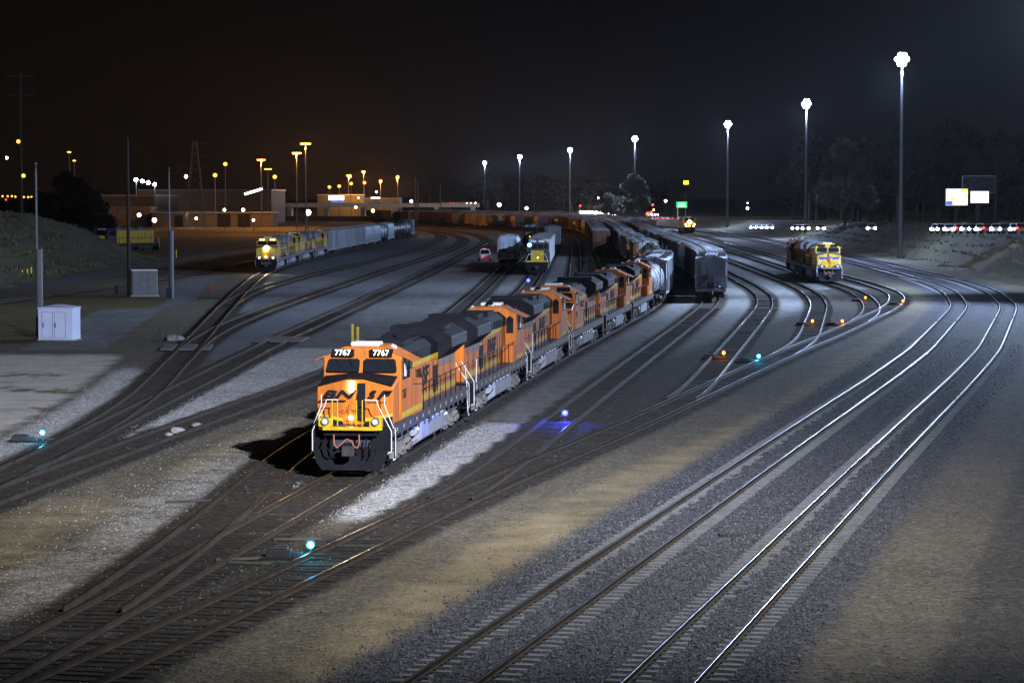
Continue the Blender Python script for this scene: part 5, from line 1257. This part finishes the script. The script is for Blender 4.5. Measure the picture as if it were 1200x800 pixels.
# ------------------------------------------------------------------ road vehicles
TYRE = mat('tyre_rubber', (.015, .015, .015), .9)
def make_vehicle(name, col, suv=False, lamps=True):
    root = thing(name, 'tmp', 'car'); L = 4.9; h1 = 1.05 if suv else .9; h2 = 1.95 if suv else 1.45
    mb = MB((0, -L / 2, .0))
    low = [(-.95, .42), (.95, .42), (.97, .75), (.93, h1), (-.93, h1), (-.97, .75)]
    mb.prism(low, .12, L - .08)
    ya, yb = (1.35, 4.75) if suv else (1.5, 4.2)
    A = [(-.9, ya - .55, h1), (.9, ya - .55, h1), (.9, yb + .1, h1), (-.9, yb + .1, h1)]; B = [(-.72, ya + .25, h2), (.72, ya + .25, h2), (.72, yb - (.15 if suv else .5), h2), (-.72, yb - (.15 if suv else .5), h2)]
    mb.loft(A, B); mb.build('body', col, root, bevel=.05)
    mb = MB((0, -L / 2, 0))
    def lerp(p, q, t): return tuple(a + (b - a) * t for a, b in zip(p, q))
    for i in range(4):
        a, b = A[i], A[(i + 1) % 4]; c, d = B[(i + 1) % 4], B[i]
        cxm = [sum(v) / 4 for v in zip(a, b, c, d)]
        mb.panel([lerp(lerp(a, d, .15), lerp(b, c, .15), .08), lerp(lerp(a, d, .15), lerp(b, c, .15), .92), lerp(lerp(a, d, .88), lerp(b, c, .88), .92), lerp(lerp(a, d, .88), lerp(b, c, .88), .08)], .012)
        mb.panel([lerp(lerp(a, d, .15), lerp(b, c, .15), .08), lerp(lerp(a, d, .15), lerp(b, c, .15), .92), lerp(lerp(a, d, .88), lerp(b, c, .88), .92), lerp(lerp(a, d, .88), lerp(b, c, .88), .08)], -.012)
    mb.build('window', GLASSM, root)
    for y in (.95, 3.9):
        for s in (-1, 1):
            mb = MB((0, -L / 2, 0)); mb.cyl((s * .78, y, .35), (s * .98, y, .35), .35, 14); w = mb.build('wheel', TYRE, root)
    for s in (-1, 1):
        mb = MB((0, -L / 2, 0)); mb.cyl((s * .66, .14, .72), (s * .66, .05, .72), .2, 10); mb.build('headlight', CARHEAD, root)
        mb = MB((0, -L / 2, 0)); mb.box(s * .78 - .13, s * .78 + .13, L - .1, L - .03, .78, 1.0); mb.build('taillight', REDL, root)
    if suv: mb = MB((0, -L / 2, 0)); mb.box(-.18, .18, yb - .2, yb - .02, h2 - .06, h2 + .06); mb.build('brake_light', REDL, root)
    return root
CARHEAD = glow('car_headlamp', (1.0, .93, .80), 160)
p = at(568, 306, z=0)
van = make_vehicle('parked_van', WHITE, True); recolour(van, ('headlight',), WHITE); place(van, (p.x, p.y, 0), .04, 'white van seen from behind with red tail lights, beside the shaded hopper')
point('tail_light', (p.x, p.y - 3.2, .8), 10, (1, .08, .05), .2)
CARC = [mat('car_silver', (.4, .4, .42), .35), mat('car_dark', (.03, .03, .04), .35), mat('car_white', (.7, .7, .7), .35), mat('car_red', (.3, .02, .02), .35)]
car = make_vehicle('car', CARC[0])
G_FW = 'cars on the lit roads beyond the yard'
# along the freeway on the right bank: headlights towards the camera, seen over the crest
for i, px_ in enumerate((1098, 1105, 1113, 1126, 1133, 1142, 1150, 1158, 1168, 1178, 1190, 1197)):
    Y = 390 - i * 3.2; x = (px_ - 600) / 3000 * Y
    o = place(car, (x, Y, at(px_, 269.5, Y).z - .55), R(-14 if i % 4 != 3 else 172), '%s car from the left in the lit line on the right bank crest' % nth(i), G_FW); recolour(o, ('body',), CARC[i % 4])
for px_, py_, Y, lab in ((883, 267, 640, 'car with headlights left of the pair below the third mast from the right'), (889, 267, 636, 'second car with headlights below the third mast from the right'), (896, 267, 630, 'third car with headlights below the third mast from the right'), (902, 267, 622, 'fourth car with headlights below the third mast from the right'),
                         (932, 268, 560, 'left car with headlights behind the second mast'), (938, 268, 555, 'middle car with headlights behind the second mast'), (944, 268, 550, 'right car with headlights behind the second mast'), (962, 268, 520, 'lone car with headlights right of the second mast'), (1021, 268, 470, 'lone car with headlights on the grassy crest')):
    o = place(car, ((px_ - 600) / 3000 * Y, Y, at(px_, py_, Y).z - .6), R(-8), lab, G_FW)
def make_truck():
    root = thing('box_truck', 'tmp', 'truck'); mb = MB((0, -4, 0)); mb.box(-1.2, 1.2, 2.1, 8, 1.0, 3.7); mb.build('cargo_box', BOXW, root)
    mb = MB((0, -4, 0)); mb.prismx([(0, .5), (1.9, .5), (1.9, 2.7), (.7, 2.7), (.1, 1.6), (0, 1.5)], -1.1, 1.1); mb.box(-.5, .5, .4, 7.8, .6, 1.0); mb.build('cab', CARC[2], root)
    mb = MB((0, -4, 0)); mb.panel([(-1.0, .10, 1.68), (1.0, .10, 1.68), (1.0, .62, 2.6), (-1.0, .62, 2.6)], -.02); mb.build('windshield', GLASSM, root)
    for y in (1.1, 6.4):
        for s in (-1, 1): mb = MB((0, -4, 0)); mb.cyl((s * .8, y, .48), (s * 1.12, y, .48), .48, 14); mb.build('wheel', TYRE, root)
    for s in (-1, 1):
        mb = MB((0, -4, 0)); mb.cyl((s * .8, .05, .95), (s * .8, -.04, .95), .42, 10); mb.build('headlight', CARHEAD, root)
        mb = MB((0, -4, 0)); mb.cyl((s * .9, 2.0, 3.78), (s * .9, 1.9, 3.78), .14, 8); mb.build('marker_light', LAMP_DIM, root)
    return root
lorry = make_truck()  # trucks added to build up the headlight glare at far centre
mb = MB((0, -4, 0)); [mb.cyl((q, .75, 2.95), (q, .62, 2.95), .26, 10) for q in (-.8, -.27, .27, .8)]; mb.build('glare_lamps', CARHEAD, lorry)  # lamp row added over the cab for more glare
for i, px_ in enumerate((682, 689, 696, 703, 711)):
    x = (px_ - 600) / 3000 * 1060; place(lorry, (x, 1060, .6), R(6), '%s of the added white box trucks from the left with headlights standing in for glare on the far road' % nth(i), 'trucks added for the glare of headlights on the far road')
q = at(697, 257, 1040); point('headlight_glare', (q.x, q.y, 3.6), 200e3, (1, .82, .58), .4)  # added lamp without a fixture, standing in for the summed glare of headlights
# far road at the level crossing behind the yard
FAR_Y = 1090
pts = [(x, FAR_Y + .0004 * (x - 40) ** 2) for x in range(-160, 260, 20)]
ribbon('road', pts, 7, 2.0, ASPH)
rows = []
for x in range(-160, 260, 20):
    y = FAR_Y + .0004 * (x - 40) ** 2; rows.append([(x, y - 12, -.1), (x, y - 7, 1.97), (x, y + 7, 1.97), (x, y + 12, -.1)])
lattice('embankment', rows, BANKM)
for i, px_ in enumerate((671, 678, 683, 687, 690, 693, 696, 699, 702, 705, 709, 713, 718)):
    x = (px_ - 600) / 3000 * FAR_Y; o = place(car, (x, FAR_Y - 2 + (i % 3), 2.05), R(8), '%s glaring car from the left on the far road above the boxcar' % nth(i), G_FW)
    recolour(o, ('body',), CARC[(i + 1) % 4]); o.scale = (1.0, 1.0, 1.0)
for i, px_ in enumerate((794, 802, 808, 814, 820, 826, 832, 838, 843, 848, 852)):
    x = (px_ - 600) / 3000 * 1020; o = place(car, (x, 1020, at(px_, 261, 1020).z - .5), R(5), '%s car with headlights from the left behind the far glaring locomotive' % nth(i), G_FW)
for i, px_ in enumerate((767, 774, 780, 786, 797)):
    x = (px_ - 600) / 3000 * 1020; o = place(car, (x, 1020, at(px_, 257, 1020).z - .5), R(180 - 8), '%s car from the left of the red-lit cars beside the green sign' % nth(i), G_FW)
for i, px_ in enumerate((762, 766, 606, 638)):
    x = (px_ - 600) / 3000 * 1075; o = place(car, (x, 1075, 2.05), R(25), ['white headlights of a car just left of the red tail lights', 'second white headlights left of the red tail lights', 'car with headlights on the far road above the white switcher boxcars', 'car with headlights on the far road right of the switcher boxcars'][i], G_FW)

# ------------------------------------------------------------------ billboards, signs, buildings
p = at(1133, 231, 640)
def panel_box(name, w, h, d, m, parent, x=0, z=0, y=0): mb = MB(); mb.box(x - w / 2, x + w / 2, y - d / 2, y + d / 2, z - h / 2, z + h / 2); return mb.build(name, m, parent)
def emis_blocks(name, cols, st):
    m, N, L, B = nodes_of(name); tc = N.new('ShaderNodeTexCoord'); v = N.new('ShaderNodeTexVoronoi'); v.inputs['Scale'].default_value = 5; L.new(tc.outputs['Generated'], v.inputs[0])
    s = N.new('ShaderNodeSeparateColor'); L.new(v.outputs['Color'], s.inputs[0]); r = N.new('ShaderNodeValToRGB'); r.color_ramp.interpolation = 'CONSTANT'; L.new(s.outputs[0], r.inputs[0])
    r.color_ramp.elements[0].color = (*cols[0], 1); r.color_ramp.elements[0].position = 0; r.color_ramp.elements[1].color = (*cols[1], 1); r.color_ramp.elements[1].position = .55
    e_ = r.color_ramp.elements.new(.85); e_.color = (*cols[2], 1)
    L.new(r.outputs[0], B.inputs['Emission Color']); B.inputs['Emission Strength'].default_value = st; B.inputs['Base Color'].default_value = (.3, .3, .3, 1); return m
for dx, w, h, lab, m in ((-2.5, 5.4, 4.1, 'left lit billboard with yellow and blue blocks on a white ground', emis_blocks('billboard_picture', ((1, 1, 1), (1, .9, .2), (1, 1, .95)), 1.25)), (3.2, 4.5, 2.9, 'right lit white billboard beside the yellow one', glow('lit_white_board', (1, 1, .98), 1.3))):
    root = thing('billboard', lab, 'billboard', (p.x + dx, p.y, p.z))
    panel_box('sign_face', w, h, .3, m, root); panel_box('frame', w + .4, h + .4, .2, CASE, root, y=.2)
    mb = MB(); mb.cyl((0, .4, -p.z), (0, .4, -h / 2), .35, 8); mb.build('pole', DKPOLE, root)
    if dx < 0: panel_box('blue_strip', 1.6, .9, .05, glow('lit_blue_strip', (.03, .08, 1), 2.5), root, x=-w / 2 + .8, z=-h / 2 + .55, y=-.18)
p = at(1147, 216, 650); root = thing('billboard', 'unlit dark billboard with a faintly glowing frame above the lit ones', 'billboard', tuple(p))
panel_box('sign_face', 8, 4.0, .3, mat('dim_board_print', (.05, .05, .055), .7, var=.9, scale=1.2), root); panel_box('frame', 8.4, 4.4, .2, glow('glowing_board_frame', (.5, .55, .6), .035), root, y=.25)  # frame is no lamp; faint emission replaces light falling on it
mb = MB(); mb.cyl((0, .5, -p.z), (0, .5, -2.5), .5, 8); mb.build('pole', DKPOLE, root)
p = at(799, 240, 1040); root = thing('road_sign', 'lit green road sign above the far road', 'road sign', tuple(p))
panel_box('sign_face', 4.4, 2.5, .12, glow('lit_green_sign', (.02, .55, .12), 1.3), root)
for z, w in ((.35, 2.6), (-.5, 3.2)): panel_box('legend', w, .42, .05, glow('sign_legend', (.85, 1, .9), 1.2), root, z=z, y=-.09)
mb = MB(); mb.cyl((-1.6, .15, -p.z), (-1.6, .15, -1.2), .15, 6); mb.cyl((1.6, .15, -p.z), (1.6, .15, -1.2), .15, 6); mb.build('pole', POLE, root)
p = at(804, 214, 1300); root = thing('price_sign', 'small lit yellow roadside sign high above the green one', 'sign', tuple(p)); panel_box('sign_face', 2.6, 2.0, .3, glow('lit_yellow_sign', (1, .75, .02), 2), root); mb = MB(); mb.cyl((0, .2, -p.z), (0, .2, -1), .25, 6); mb.build('pole', DKPOLE, root)
# signal heads and small lamps
def small_lamp(x, y, Y, m, label, r=.45, cat='lamp', name='signal_lamp'):
    p = at(x, y, Y); root = thing(name, label, cat, tuple(p)); mb = MB(); mb.sphere((0, 0, 0), r, 8, 6); mb.build('lens', m, root, smooth=True); mb = MB(); mb.cyl((0, .3, -p.z), (0, .3, r), .1, 6); mb.build('pole', DKPOLE, root); return root
WARMB = glow('warm_bulb', (1, .72, .35), 20); COOLB = glow('cool_bulb', (.8, .92, 1), 26); GRNB = glow('greenish_bulb', (.75, 1, .7), 14)
for x, y, Y, m, l, r in ((765, 240, 1060, REDL, 'upper red signal light left of the green sign', .4), (759, 250, 1060, REDL, 'lower red crossing light beside a second one', .55), (763, 249, 1060, REDL, 'right one of the lower pair of red crossing lights', .5), (766, 246, 1060, WARMB, 'amber light between the red signals', .3),
                         (780, 235.5, 1150, WARMB, 'pale amber street light left of the green sign', .6), (876, 244, 900, COOLB, 'small white light in the dark trees under the third mast', .45), (876, 238, 900, GRNB, 'tiny light above the white one in the dark trees', .22), (680, 241, 1300, REDL, 'single red light in the dark above the glaring cars', .45), (701, 232, 1300, COOLB, 'single white light in the dark above the glaring cars', .35),
                         (585, 240, 1400, COOLB, 'white light on the hill below the left masts', 1.0), (617, 244, 1350, COOLB, 'white light below the mast above the switcher', .8), (8, 185, 1500, COOLB, 'white light left of the tall utility pole', .75), (150, 209, 900, COOLB, 'small white light behind the black pole', .4), (218, 207, 900, COOLB, 'white light at the lattice tower', .55),
                         (163, 252, 800, GRNB, 'greenish yard light in front of the warehouse', .6), (181, 258, 800, WARMB, 'tall warm doorway light on the warehouse', .7), (230, 256, 800, WARMB, 'warm yard light near the lattice tower foot', .4), (285, 246, 800, GRNB, 'greenish light over the dark loading door', .5), (263, 246, 800, GRNB, 'greenish light over the left loading door', .45), (297, 258, 760, COOLB, 'white light low by the loading doors', .35), (361, 249, 720, WARMB, 'orange light behind the yellow locomotives', .8),
                         (417, 243, 1000, WARMB, 'warm light under the left end of the overpass', .5), (437, 247, 1000, WARMB, 'warm light among the orange freight cars', .6), (482, 236, 1150, WARMB, 'lamp on the overpass beside the tall dark pole', .6), (420, 232, 1200, WARMB, 'small lamp above the left end of the overpass', .45), (441, 225, 1200, COOLB, 'white lamp above the overpass', .4)):
    small_lamp(x, y, Y, m, l, r)
for i, (x, y, c) in enumerate(((3, 230, 1), (9, 230, 1), (14, 230, 1), (18, 230.5, 1), (28, 231, 1), (33, 231, 1), (37, 231, 1), (49, 231, 1), (7, 234, 2), (36, 237, 0), (39, 235, 0), (51, 234, 0), (75, 234, 0), (83, 235, 0), (95, 230, 0))):
    small_lamp(x, y, 1600, [COOLB, SODIUM, REDL][c], '%s light from the left in the distant line behind the hill' % nth(i), .62 if c == 1 else .5, 'lamp', 'street_light')
WALL = mat('warehouse_wall', (0.035, 0.028, 0.022), .8, var=.2, scale=.3, streak=True); WALL2 = mat('pale_warehouse_wall', (.055, .046, .038), .8, var=.15, scale=.3)
def building(label, x0, x1, ytop, ybase, Y, depth, m, name='warehouse', doors=()):
    a, b = at(x0, 240, Y).x, at(x1, 240, Y).x; z = at(600, ytop, Y).z; root = thing(name, label, 'building', ((a + b) / 2, Y, 0)); w = b - a
    mb = MB(); mb.box(-w / 2, w / 2, 0, depth, 0, z); mb.build('wall', m, root)
    mb = MB(); mb.box(-w / 2 - .3, w / 2 + .3, -.3, depth + .3, z, z + .5); mb.build('roof', GREYP, root)
    for d0, d1, zt in doors: mb = MB(); mb.box(at(d0, 240, Y).x - (a + b) / 2, at(d1, 240, Y).x - (a + b) / 2, -.15, -.02, 0, zt); mb.build('door', BLACK, root)
    return root
building('long brown warehouse with a plain front behind the dark bushes', 104, 181, 230, 262, 900, 60, WALL)
building('higher dark warehouse behind the lattice tower', 162, 318, 223.5, 250, 980, 60, mat('dark_warehouse_wall', (.07, .062, .055), .85))
building('low pale lit warehouse front with loading doors', 178, 320, 250, 268, 870, 20, WALL2, doors=((255, 270, 7), (279, 293, 7), (205, 214, 4)))
building('long low sheds with dark fronts left of the pale warehouse', 120, 176, 244, 262, 880, 15, mat('shed_front', (.12, .10, .085), .8, var=.6, scale=.4))
point('warehouse_light', at(225, 252, 855), 2.4e3, (1, .85, .75), .3); point('warehouse_light', at(150, 243, 888), 1.6e3, (1, .62, .3), .3); point('warehouse_light', at(120, 238, 885), 1.2e3, (1, .55, .25), .3)
p = at(170, 213, 960); root = thing('floodlight_rack', 'row of four white floodlights on the warehouse roof', 'floodlights', tuple(p))
for i, q in enumerate((-3.4, -1.0, 1.2, 3.6)): mb = MB(); mb.sphere((q, 0, .8 - .6 * i), .62, 10, 7); mb.build('lens', HALIDE, root, smooth=True)
mb = MB(); mb.path([(-3.6, .5, .9), (3.8, .5, -1.2)], .12, 6); mb.cyl((-3.4, .5, -8), (-3.4, .5, .9), .15, 6); mb.cyl((3.6, .5, -8), (3.6, .5, -1.2), .15, 6); mb.build('frame', POLE, root)
p = at(297, 224.5, 900); root = thing('lit_canopy', 'slanted white lit canopy on the warehouse roof', 'canopy', tuple(p), 0); root.rotation_euler = (0, R(-17), 0)
panel_box('lamp_strip', 6.5, .8, .4, glow('canopy_tube', (.9, .95, 1), 4), root); mb = MB(); mb.box(-3.6, 3.6, -.2, 4, .45, .7); mb.build('roof', GREYP, root)
p = at(394, 232, 1250); root = thing('shop_sign', 'white and blue lit shop sign on a low building', 'sign', tuple(p)); panel_box('sign_face', 7.5, 2.2, .3, glow('lit_shop_sign', (.75, .88, 1), 4), root); panel_box('lower_strip', 5, 1.0, .3, glow('lit_blue_strip', (.03, .08, 1), 2.5), root, x=.8, z=-1.5)
building('low dark building under the white and blue lit sign', 372, 425, 229, 247, 1256, 20, DKGREY, 'shop')
building('dark house with a lit roof edge above the overpass', 418, 468, 233, 247, 1330, 30, DKGREY, 'shop')
p = at(440, 232, 1325); root = thing('lamp_strip', 'short white lit strip above the overpass', 'sign', tuple(p)); panel_box('tube', 4.6, .7, .3, glow('canopy_tube', (.9, .95, 1), 4), root)
# overpass
root = thing('overpass', 'long grey concrete road overpass crossing behind the freight rows', 'bridge', (at(455, 240, 1150).x, 1150, 0))
z = at(455, 241, 1150).z; x0, x1 = at(332, 240, 1150).x - root.location.x, at(562, 240, 1150).x - root.location.x
mb = MB(); mb.box(x0, x1, -6, 6, z - .7, z + .3); mb.build('deck', CONC, root)
mb = MB(); mb.box(x0, x1, -6.2, -6, z - .2, z + 1.1); mb.box(x0, x1, 6, 6.2, z - .2, z + 1.1); mb.build('parapet', CONC, root)
for q in np.linspace(x0 + 3, x1 - 3, 6): mb = MB(); mb.box(q - 1, q + 1, -4, 4, 0, z - .7); mb.build('pier', CONC, root)
for i, px_ in enumerate((522, 528, 541, 546, 551)):
    o = place(car, (at(px_, 240, 1150).x, 1150, z + .32), R(80 if i != 1 else 200), '%s car from the left on the overpass right end' % nth(i), G_FW)
for i, px_ in enumerate((505, 511, 517, 523, 530)):
    x = at(px_, 257, 1120).x; o = place(car, (x, 1120, at(px_, 256, 1120).z - .6), R(60 if i < 2 else 170), '%s car from the left below the overpass behind the freight row' % nth(i), G_FW)

# ------------------------------------------------------------------ utility pole, lattice tower, far poles
p = at(25, 250, 470); root = thing('utility_pole', 'very tall dark utility pole with crossarms behind the left hill', 'pole', (p.x, p.y, 0)); zt = at(25, 83, 470).z
mb = MB(); mb.cyl((0, 0, 0), (0, 0, zt), .38, 10, 0, .22); mb.build('shaft', DKPOLE, root)
for zz in (zt - 1.0, zt - 4.5): mb = MB(); mb.box(-2.6, 2.6, -.1, .1, zz - .12, zz + .12); [mb.cyl((q, 0, zz + .1), (q, 0, zz + .5), .07, 6) for q in (-2.4, -1.2, 1.2, 2.4)]; mb.build('crossarm', DKPOLE, root)
for px_, py_ in ((22, 166), (28, 206)):
    q = at(px_, py_, 470); mb = MB(); mb.sphere((q.x - p.x, -.4, q.z), .36, 10, 7); mb.build('lamp', SODIUM, root, smooth=True)
p = at(229, 262, 850); root = thing('lattice_tower', 'dim steel lattice power tower in front of the dark warehouse', 'tower', (p.x, p.y, 0)); zt = at(229, 165, 850).z
STEEL = mat('dim_tower_steel', (.022, .02, .019), .7); mb = MB(); prof = lambda z: 3.2 * (1 - z / zt) ** 1.0 * .9 + .55
lv = np.linspace(0, zt, 11)
for a, b in zip(lv[:-1], lv[1:]):
    wa, wb = prof(a), prof(b)
    for sx in (-1, 1):
        for sy in (-1, 1): mb.cyl((sx * wa, sy * wa, a), (sx * wb, sy * wb, b), .12, 4)
        mb.cyl((sx * wa, -wa, a), (-sx * wb, -wb, b), .07, 4); mb.cyl((sx * wa, wa, a), (-sx * wb, wb, b), .07, 4); mb.cyl((sx * wa, -wa, a), (sx * wb, wb, b), .07, 4)
mb.build('lattice', STEEL, root)
for zz in (zt - 1, zt - 5, zt - 9): mb = MB(); mb.loft([(-.1, -.4, zz - .3), (.1, -.4, zz - .3), (.1, .4, zz - .3), (-.1, .4, zz - .3)], [(-5, -.1, zz + .3), (-5, .1, zz + .3), (-5, .1, zz + .5), (-5, -.1, zz + .5)]); mb.loft([(-.1, -.4, zz - .3), (.1, -.4, zz - .3), (.1, .4, zz - .3), (-.1, .4, zz - .3)], [(5, -.1, zz + .3), (5, .1, zz + .3), (5, .1, zz + .5), (5, -.1, zz + .5)]); mb.build('crossarm', STEEL, root)
for i, (px_, yt, lab) in enumerate(((486.5, 208, 'left one of the pair of tall poles in front of the overpass'), (489.5, 212, 'right one of the pair of tall poles in front of the overpass'), (516, 216, 'thin pole behind the overpass right of the pair'))):
    p = at(px_, 250, 960); mb = MB(); mb.cyl((0, 0, 0), (0, 0, at(px_, yt, 960).z), .3, 8, 0, .18); o = mb.build('utility_pole', mat('far_pole', (.10, .09, .085), .8)); o.location = (p.x, p.y, 0); tag(o, lab, 'pole')

# ------------------------------------------------------------------ trees
LEAFM = mat('dark_foliage', (.007, .008, .006), .95, var=.5, scale=.25); LITLEAF = mat('lit_foliage', (.10, .11, .08), .8, var=.5, scale=.2); BARK = mat('bark', (.05, .04, .03), .9)  # pale leaf tone puts the mast light into the colour
def make_tree(name, h, w, m, n, seed, leaf=.55, clumps=26):
    r = random.Random(seed); root = thing(name, 'tmp', 'tree')
    mb = MB(); mb.cyl((0, 0, -1), (.2, 0, h * .35), .45, 9, 0, .32); mb.cyl((.2, 0, h * .35), (.1, .1, h * .75), .32, 8, 0, .1)
    cs = []
    for i in range(clumps):
        a = r.uniform(0, 6.28); t = r.uniform(.18, 1.0); rad = w * .5 * math.sin(math.pi * min(.97, .22 + t * .74)) * r.uniform(.35, 1.0)
        c = (rad * math.cos(a), rad * math.sin(a), h * (.18 + .78 * t)); cs.append((c, r.uniform(.10, .2) * w))
        mb.cyl((.15, 0, h * (.2 + .45 * t)), c, .1, 5, 0, .03)
    mb.build('trunk', BARK, root)
    vs, fs = [], []
    for _ in range(n):
        c, rad = r.choice(cs); d = Vector((r.gauss(0, 1), r.gauss(0, 1), r.gauss(0, .85))).normalized() * rad * (r.random() ** .45)
        p = Vector(c) + d; u = Vector((r.gauss(0, 1), r.gauss(0, 1), r.gauss(0, 1))).normalized(); v = u.orthogonal().normalized(); s = leaf * r.uniform(.5, 1.2)
        k = len(vs); vs += [p - u * s, p + v * s * .5, p + u * s, p - v * s * .5]; fs.append((k, k + 1, k + 2, k + 3))
    me = bpy.data.meshes.new('crown'); me.from_pydata([tuple(v) for v in vs], [], fs); me.materials.append(m)
    o = bpy.data.objects.new('crown', me); COL.objects.link(o); o.parent = root
    return root
T = [make_tree('tree', 16, 13, LEAFM, 5200, 1), make_tree('tree', 20, 14, LEAFM, 6000, 2), make_tree('tree', 13, 12, LEAFM, 4200, 3)]
TP = make_tree('tree', 18, 15, LITLEAF, 7000, 5, .6, 34)
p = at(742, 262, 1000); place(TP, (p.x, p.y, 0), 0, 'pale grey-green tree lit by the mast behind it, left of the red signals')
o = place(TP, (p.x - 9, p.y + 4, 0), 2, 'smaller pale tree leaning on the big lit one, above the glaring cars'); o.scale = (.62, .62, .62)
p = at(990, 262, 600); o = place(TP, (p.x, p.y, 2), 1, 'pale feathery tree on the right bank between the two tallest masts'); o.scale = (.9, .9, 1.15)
r = random.Random(5); n = 0
G_T = 'dark trees along the road beyond the right bank'
spots_ = []
for i in range(46):
    t = i / 45; px_ = 790 + 430 * t + r.uniform(-6, 6); Y = r.uniform(700, 900) - 40 * t; spots_.append((px_, Y, r.uniform(.85, 1.35) * (1 + .25 * t)))
for px_, Y, s in spots_:
    x = (px_ - 600) / 3000 * Y
    if x < tx('M1', Y) + 44: x = tx('M1', Y) + 44 + r.uniform(0, 12)
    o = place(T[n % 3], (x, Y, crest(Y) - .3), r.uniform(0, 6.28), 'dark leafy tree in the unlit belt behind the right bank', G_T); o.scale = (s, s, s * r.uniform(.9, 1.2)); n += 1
for i in range(26):
    px_ = 500 + i * 11.5 + r.uniform(-4, 4); Y = r.uniform(1800, 2050); s = r.uniform(1.0, 1.5)
    if abs(px_ - 742) < 30: continue
    o = place(T[n % 3], ((px_ - 600) / 3000 * Y, Y, 0), r.uniform(0, 6.28), 'dark tree in the far belt behind the mast row', 'dark trees behind the far masts'); o.scale = (s * 1.5, s * 1.5, s); n += 1
for i, (px_, y, Y, s, l) in enumerate(((66, 262, 560, .75, 'leftmost dark bush-like tree behind the hill'), (80, 264, 540, .95, 'dark tree in the middle of the clump behind the hill'), (98, 262, 560, 1.1, 'tallest dark tree of the clump behind the hill'), (112, 266, 530, .7, 'right dark tree of the clump in front of the warehouse'), (50, 262, 580, .7, 'dark tree at the left end of the clump above the hill crest'), (120, 266, 545, .55, 'smallest dark tree at the right end of the clump'))):
    p = at(px_, y, Y); o = place(T[i % 3], (p.x, Y, 0), i * 1.3, l, 'dark trees behind the left hill'); o.scale = (s, s, s * .8)

# ------------------------------------------------------------------ night haze
if HAZE:
    mb = MB(); mb.box(-420, 420, -60, 2150, -1.5, 62); hz = mb.build('haze', None or mat('tmp_haze', (0, 0, 0))); tag(hz, kind='stuff', label='thin night haze over the yard', cat='haze')
    m = bpy.data.materials.new('haze'); m.use_nodes = True; nt = m.node_tree; nt.nodes.clear()
    ou = nt.nodes.new('ShaderNodeOutputMaterial'); pv = nt.nodes.new('ShaderNodeVolumePrincipled'); pv.inputs['Density'].default_value = HAZE; pv.inputs['Color'].default_value = (.9, .92, .95, 1); pv.inputs['Anisotropy'].default_value = .8
    nt.links.new(pv.outputs[0], ou.inputs['Volume']); hz.data.materials.clear(); hz.data.materials.append(m)
for o in scene.objects:
    if o.get('label') == 'tmp': print('UNPLACED', o.name)
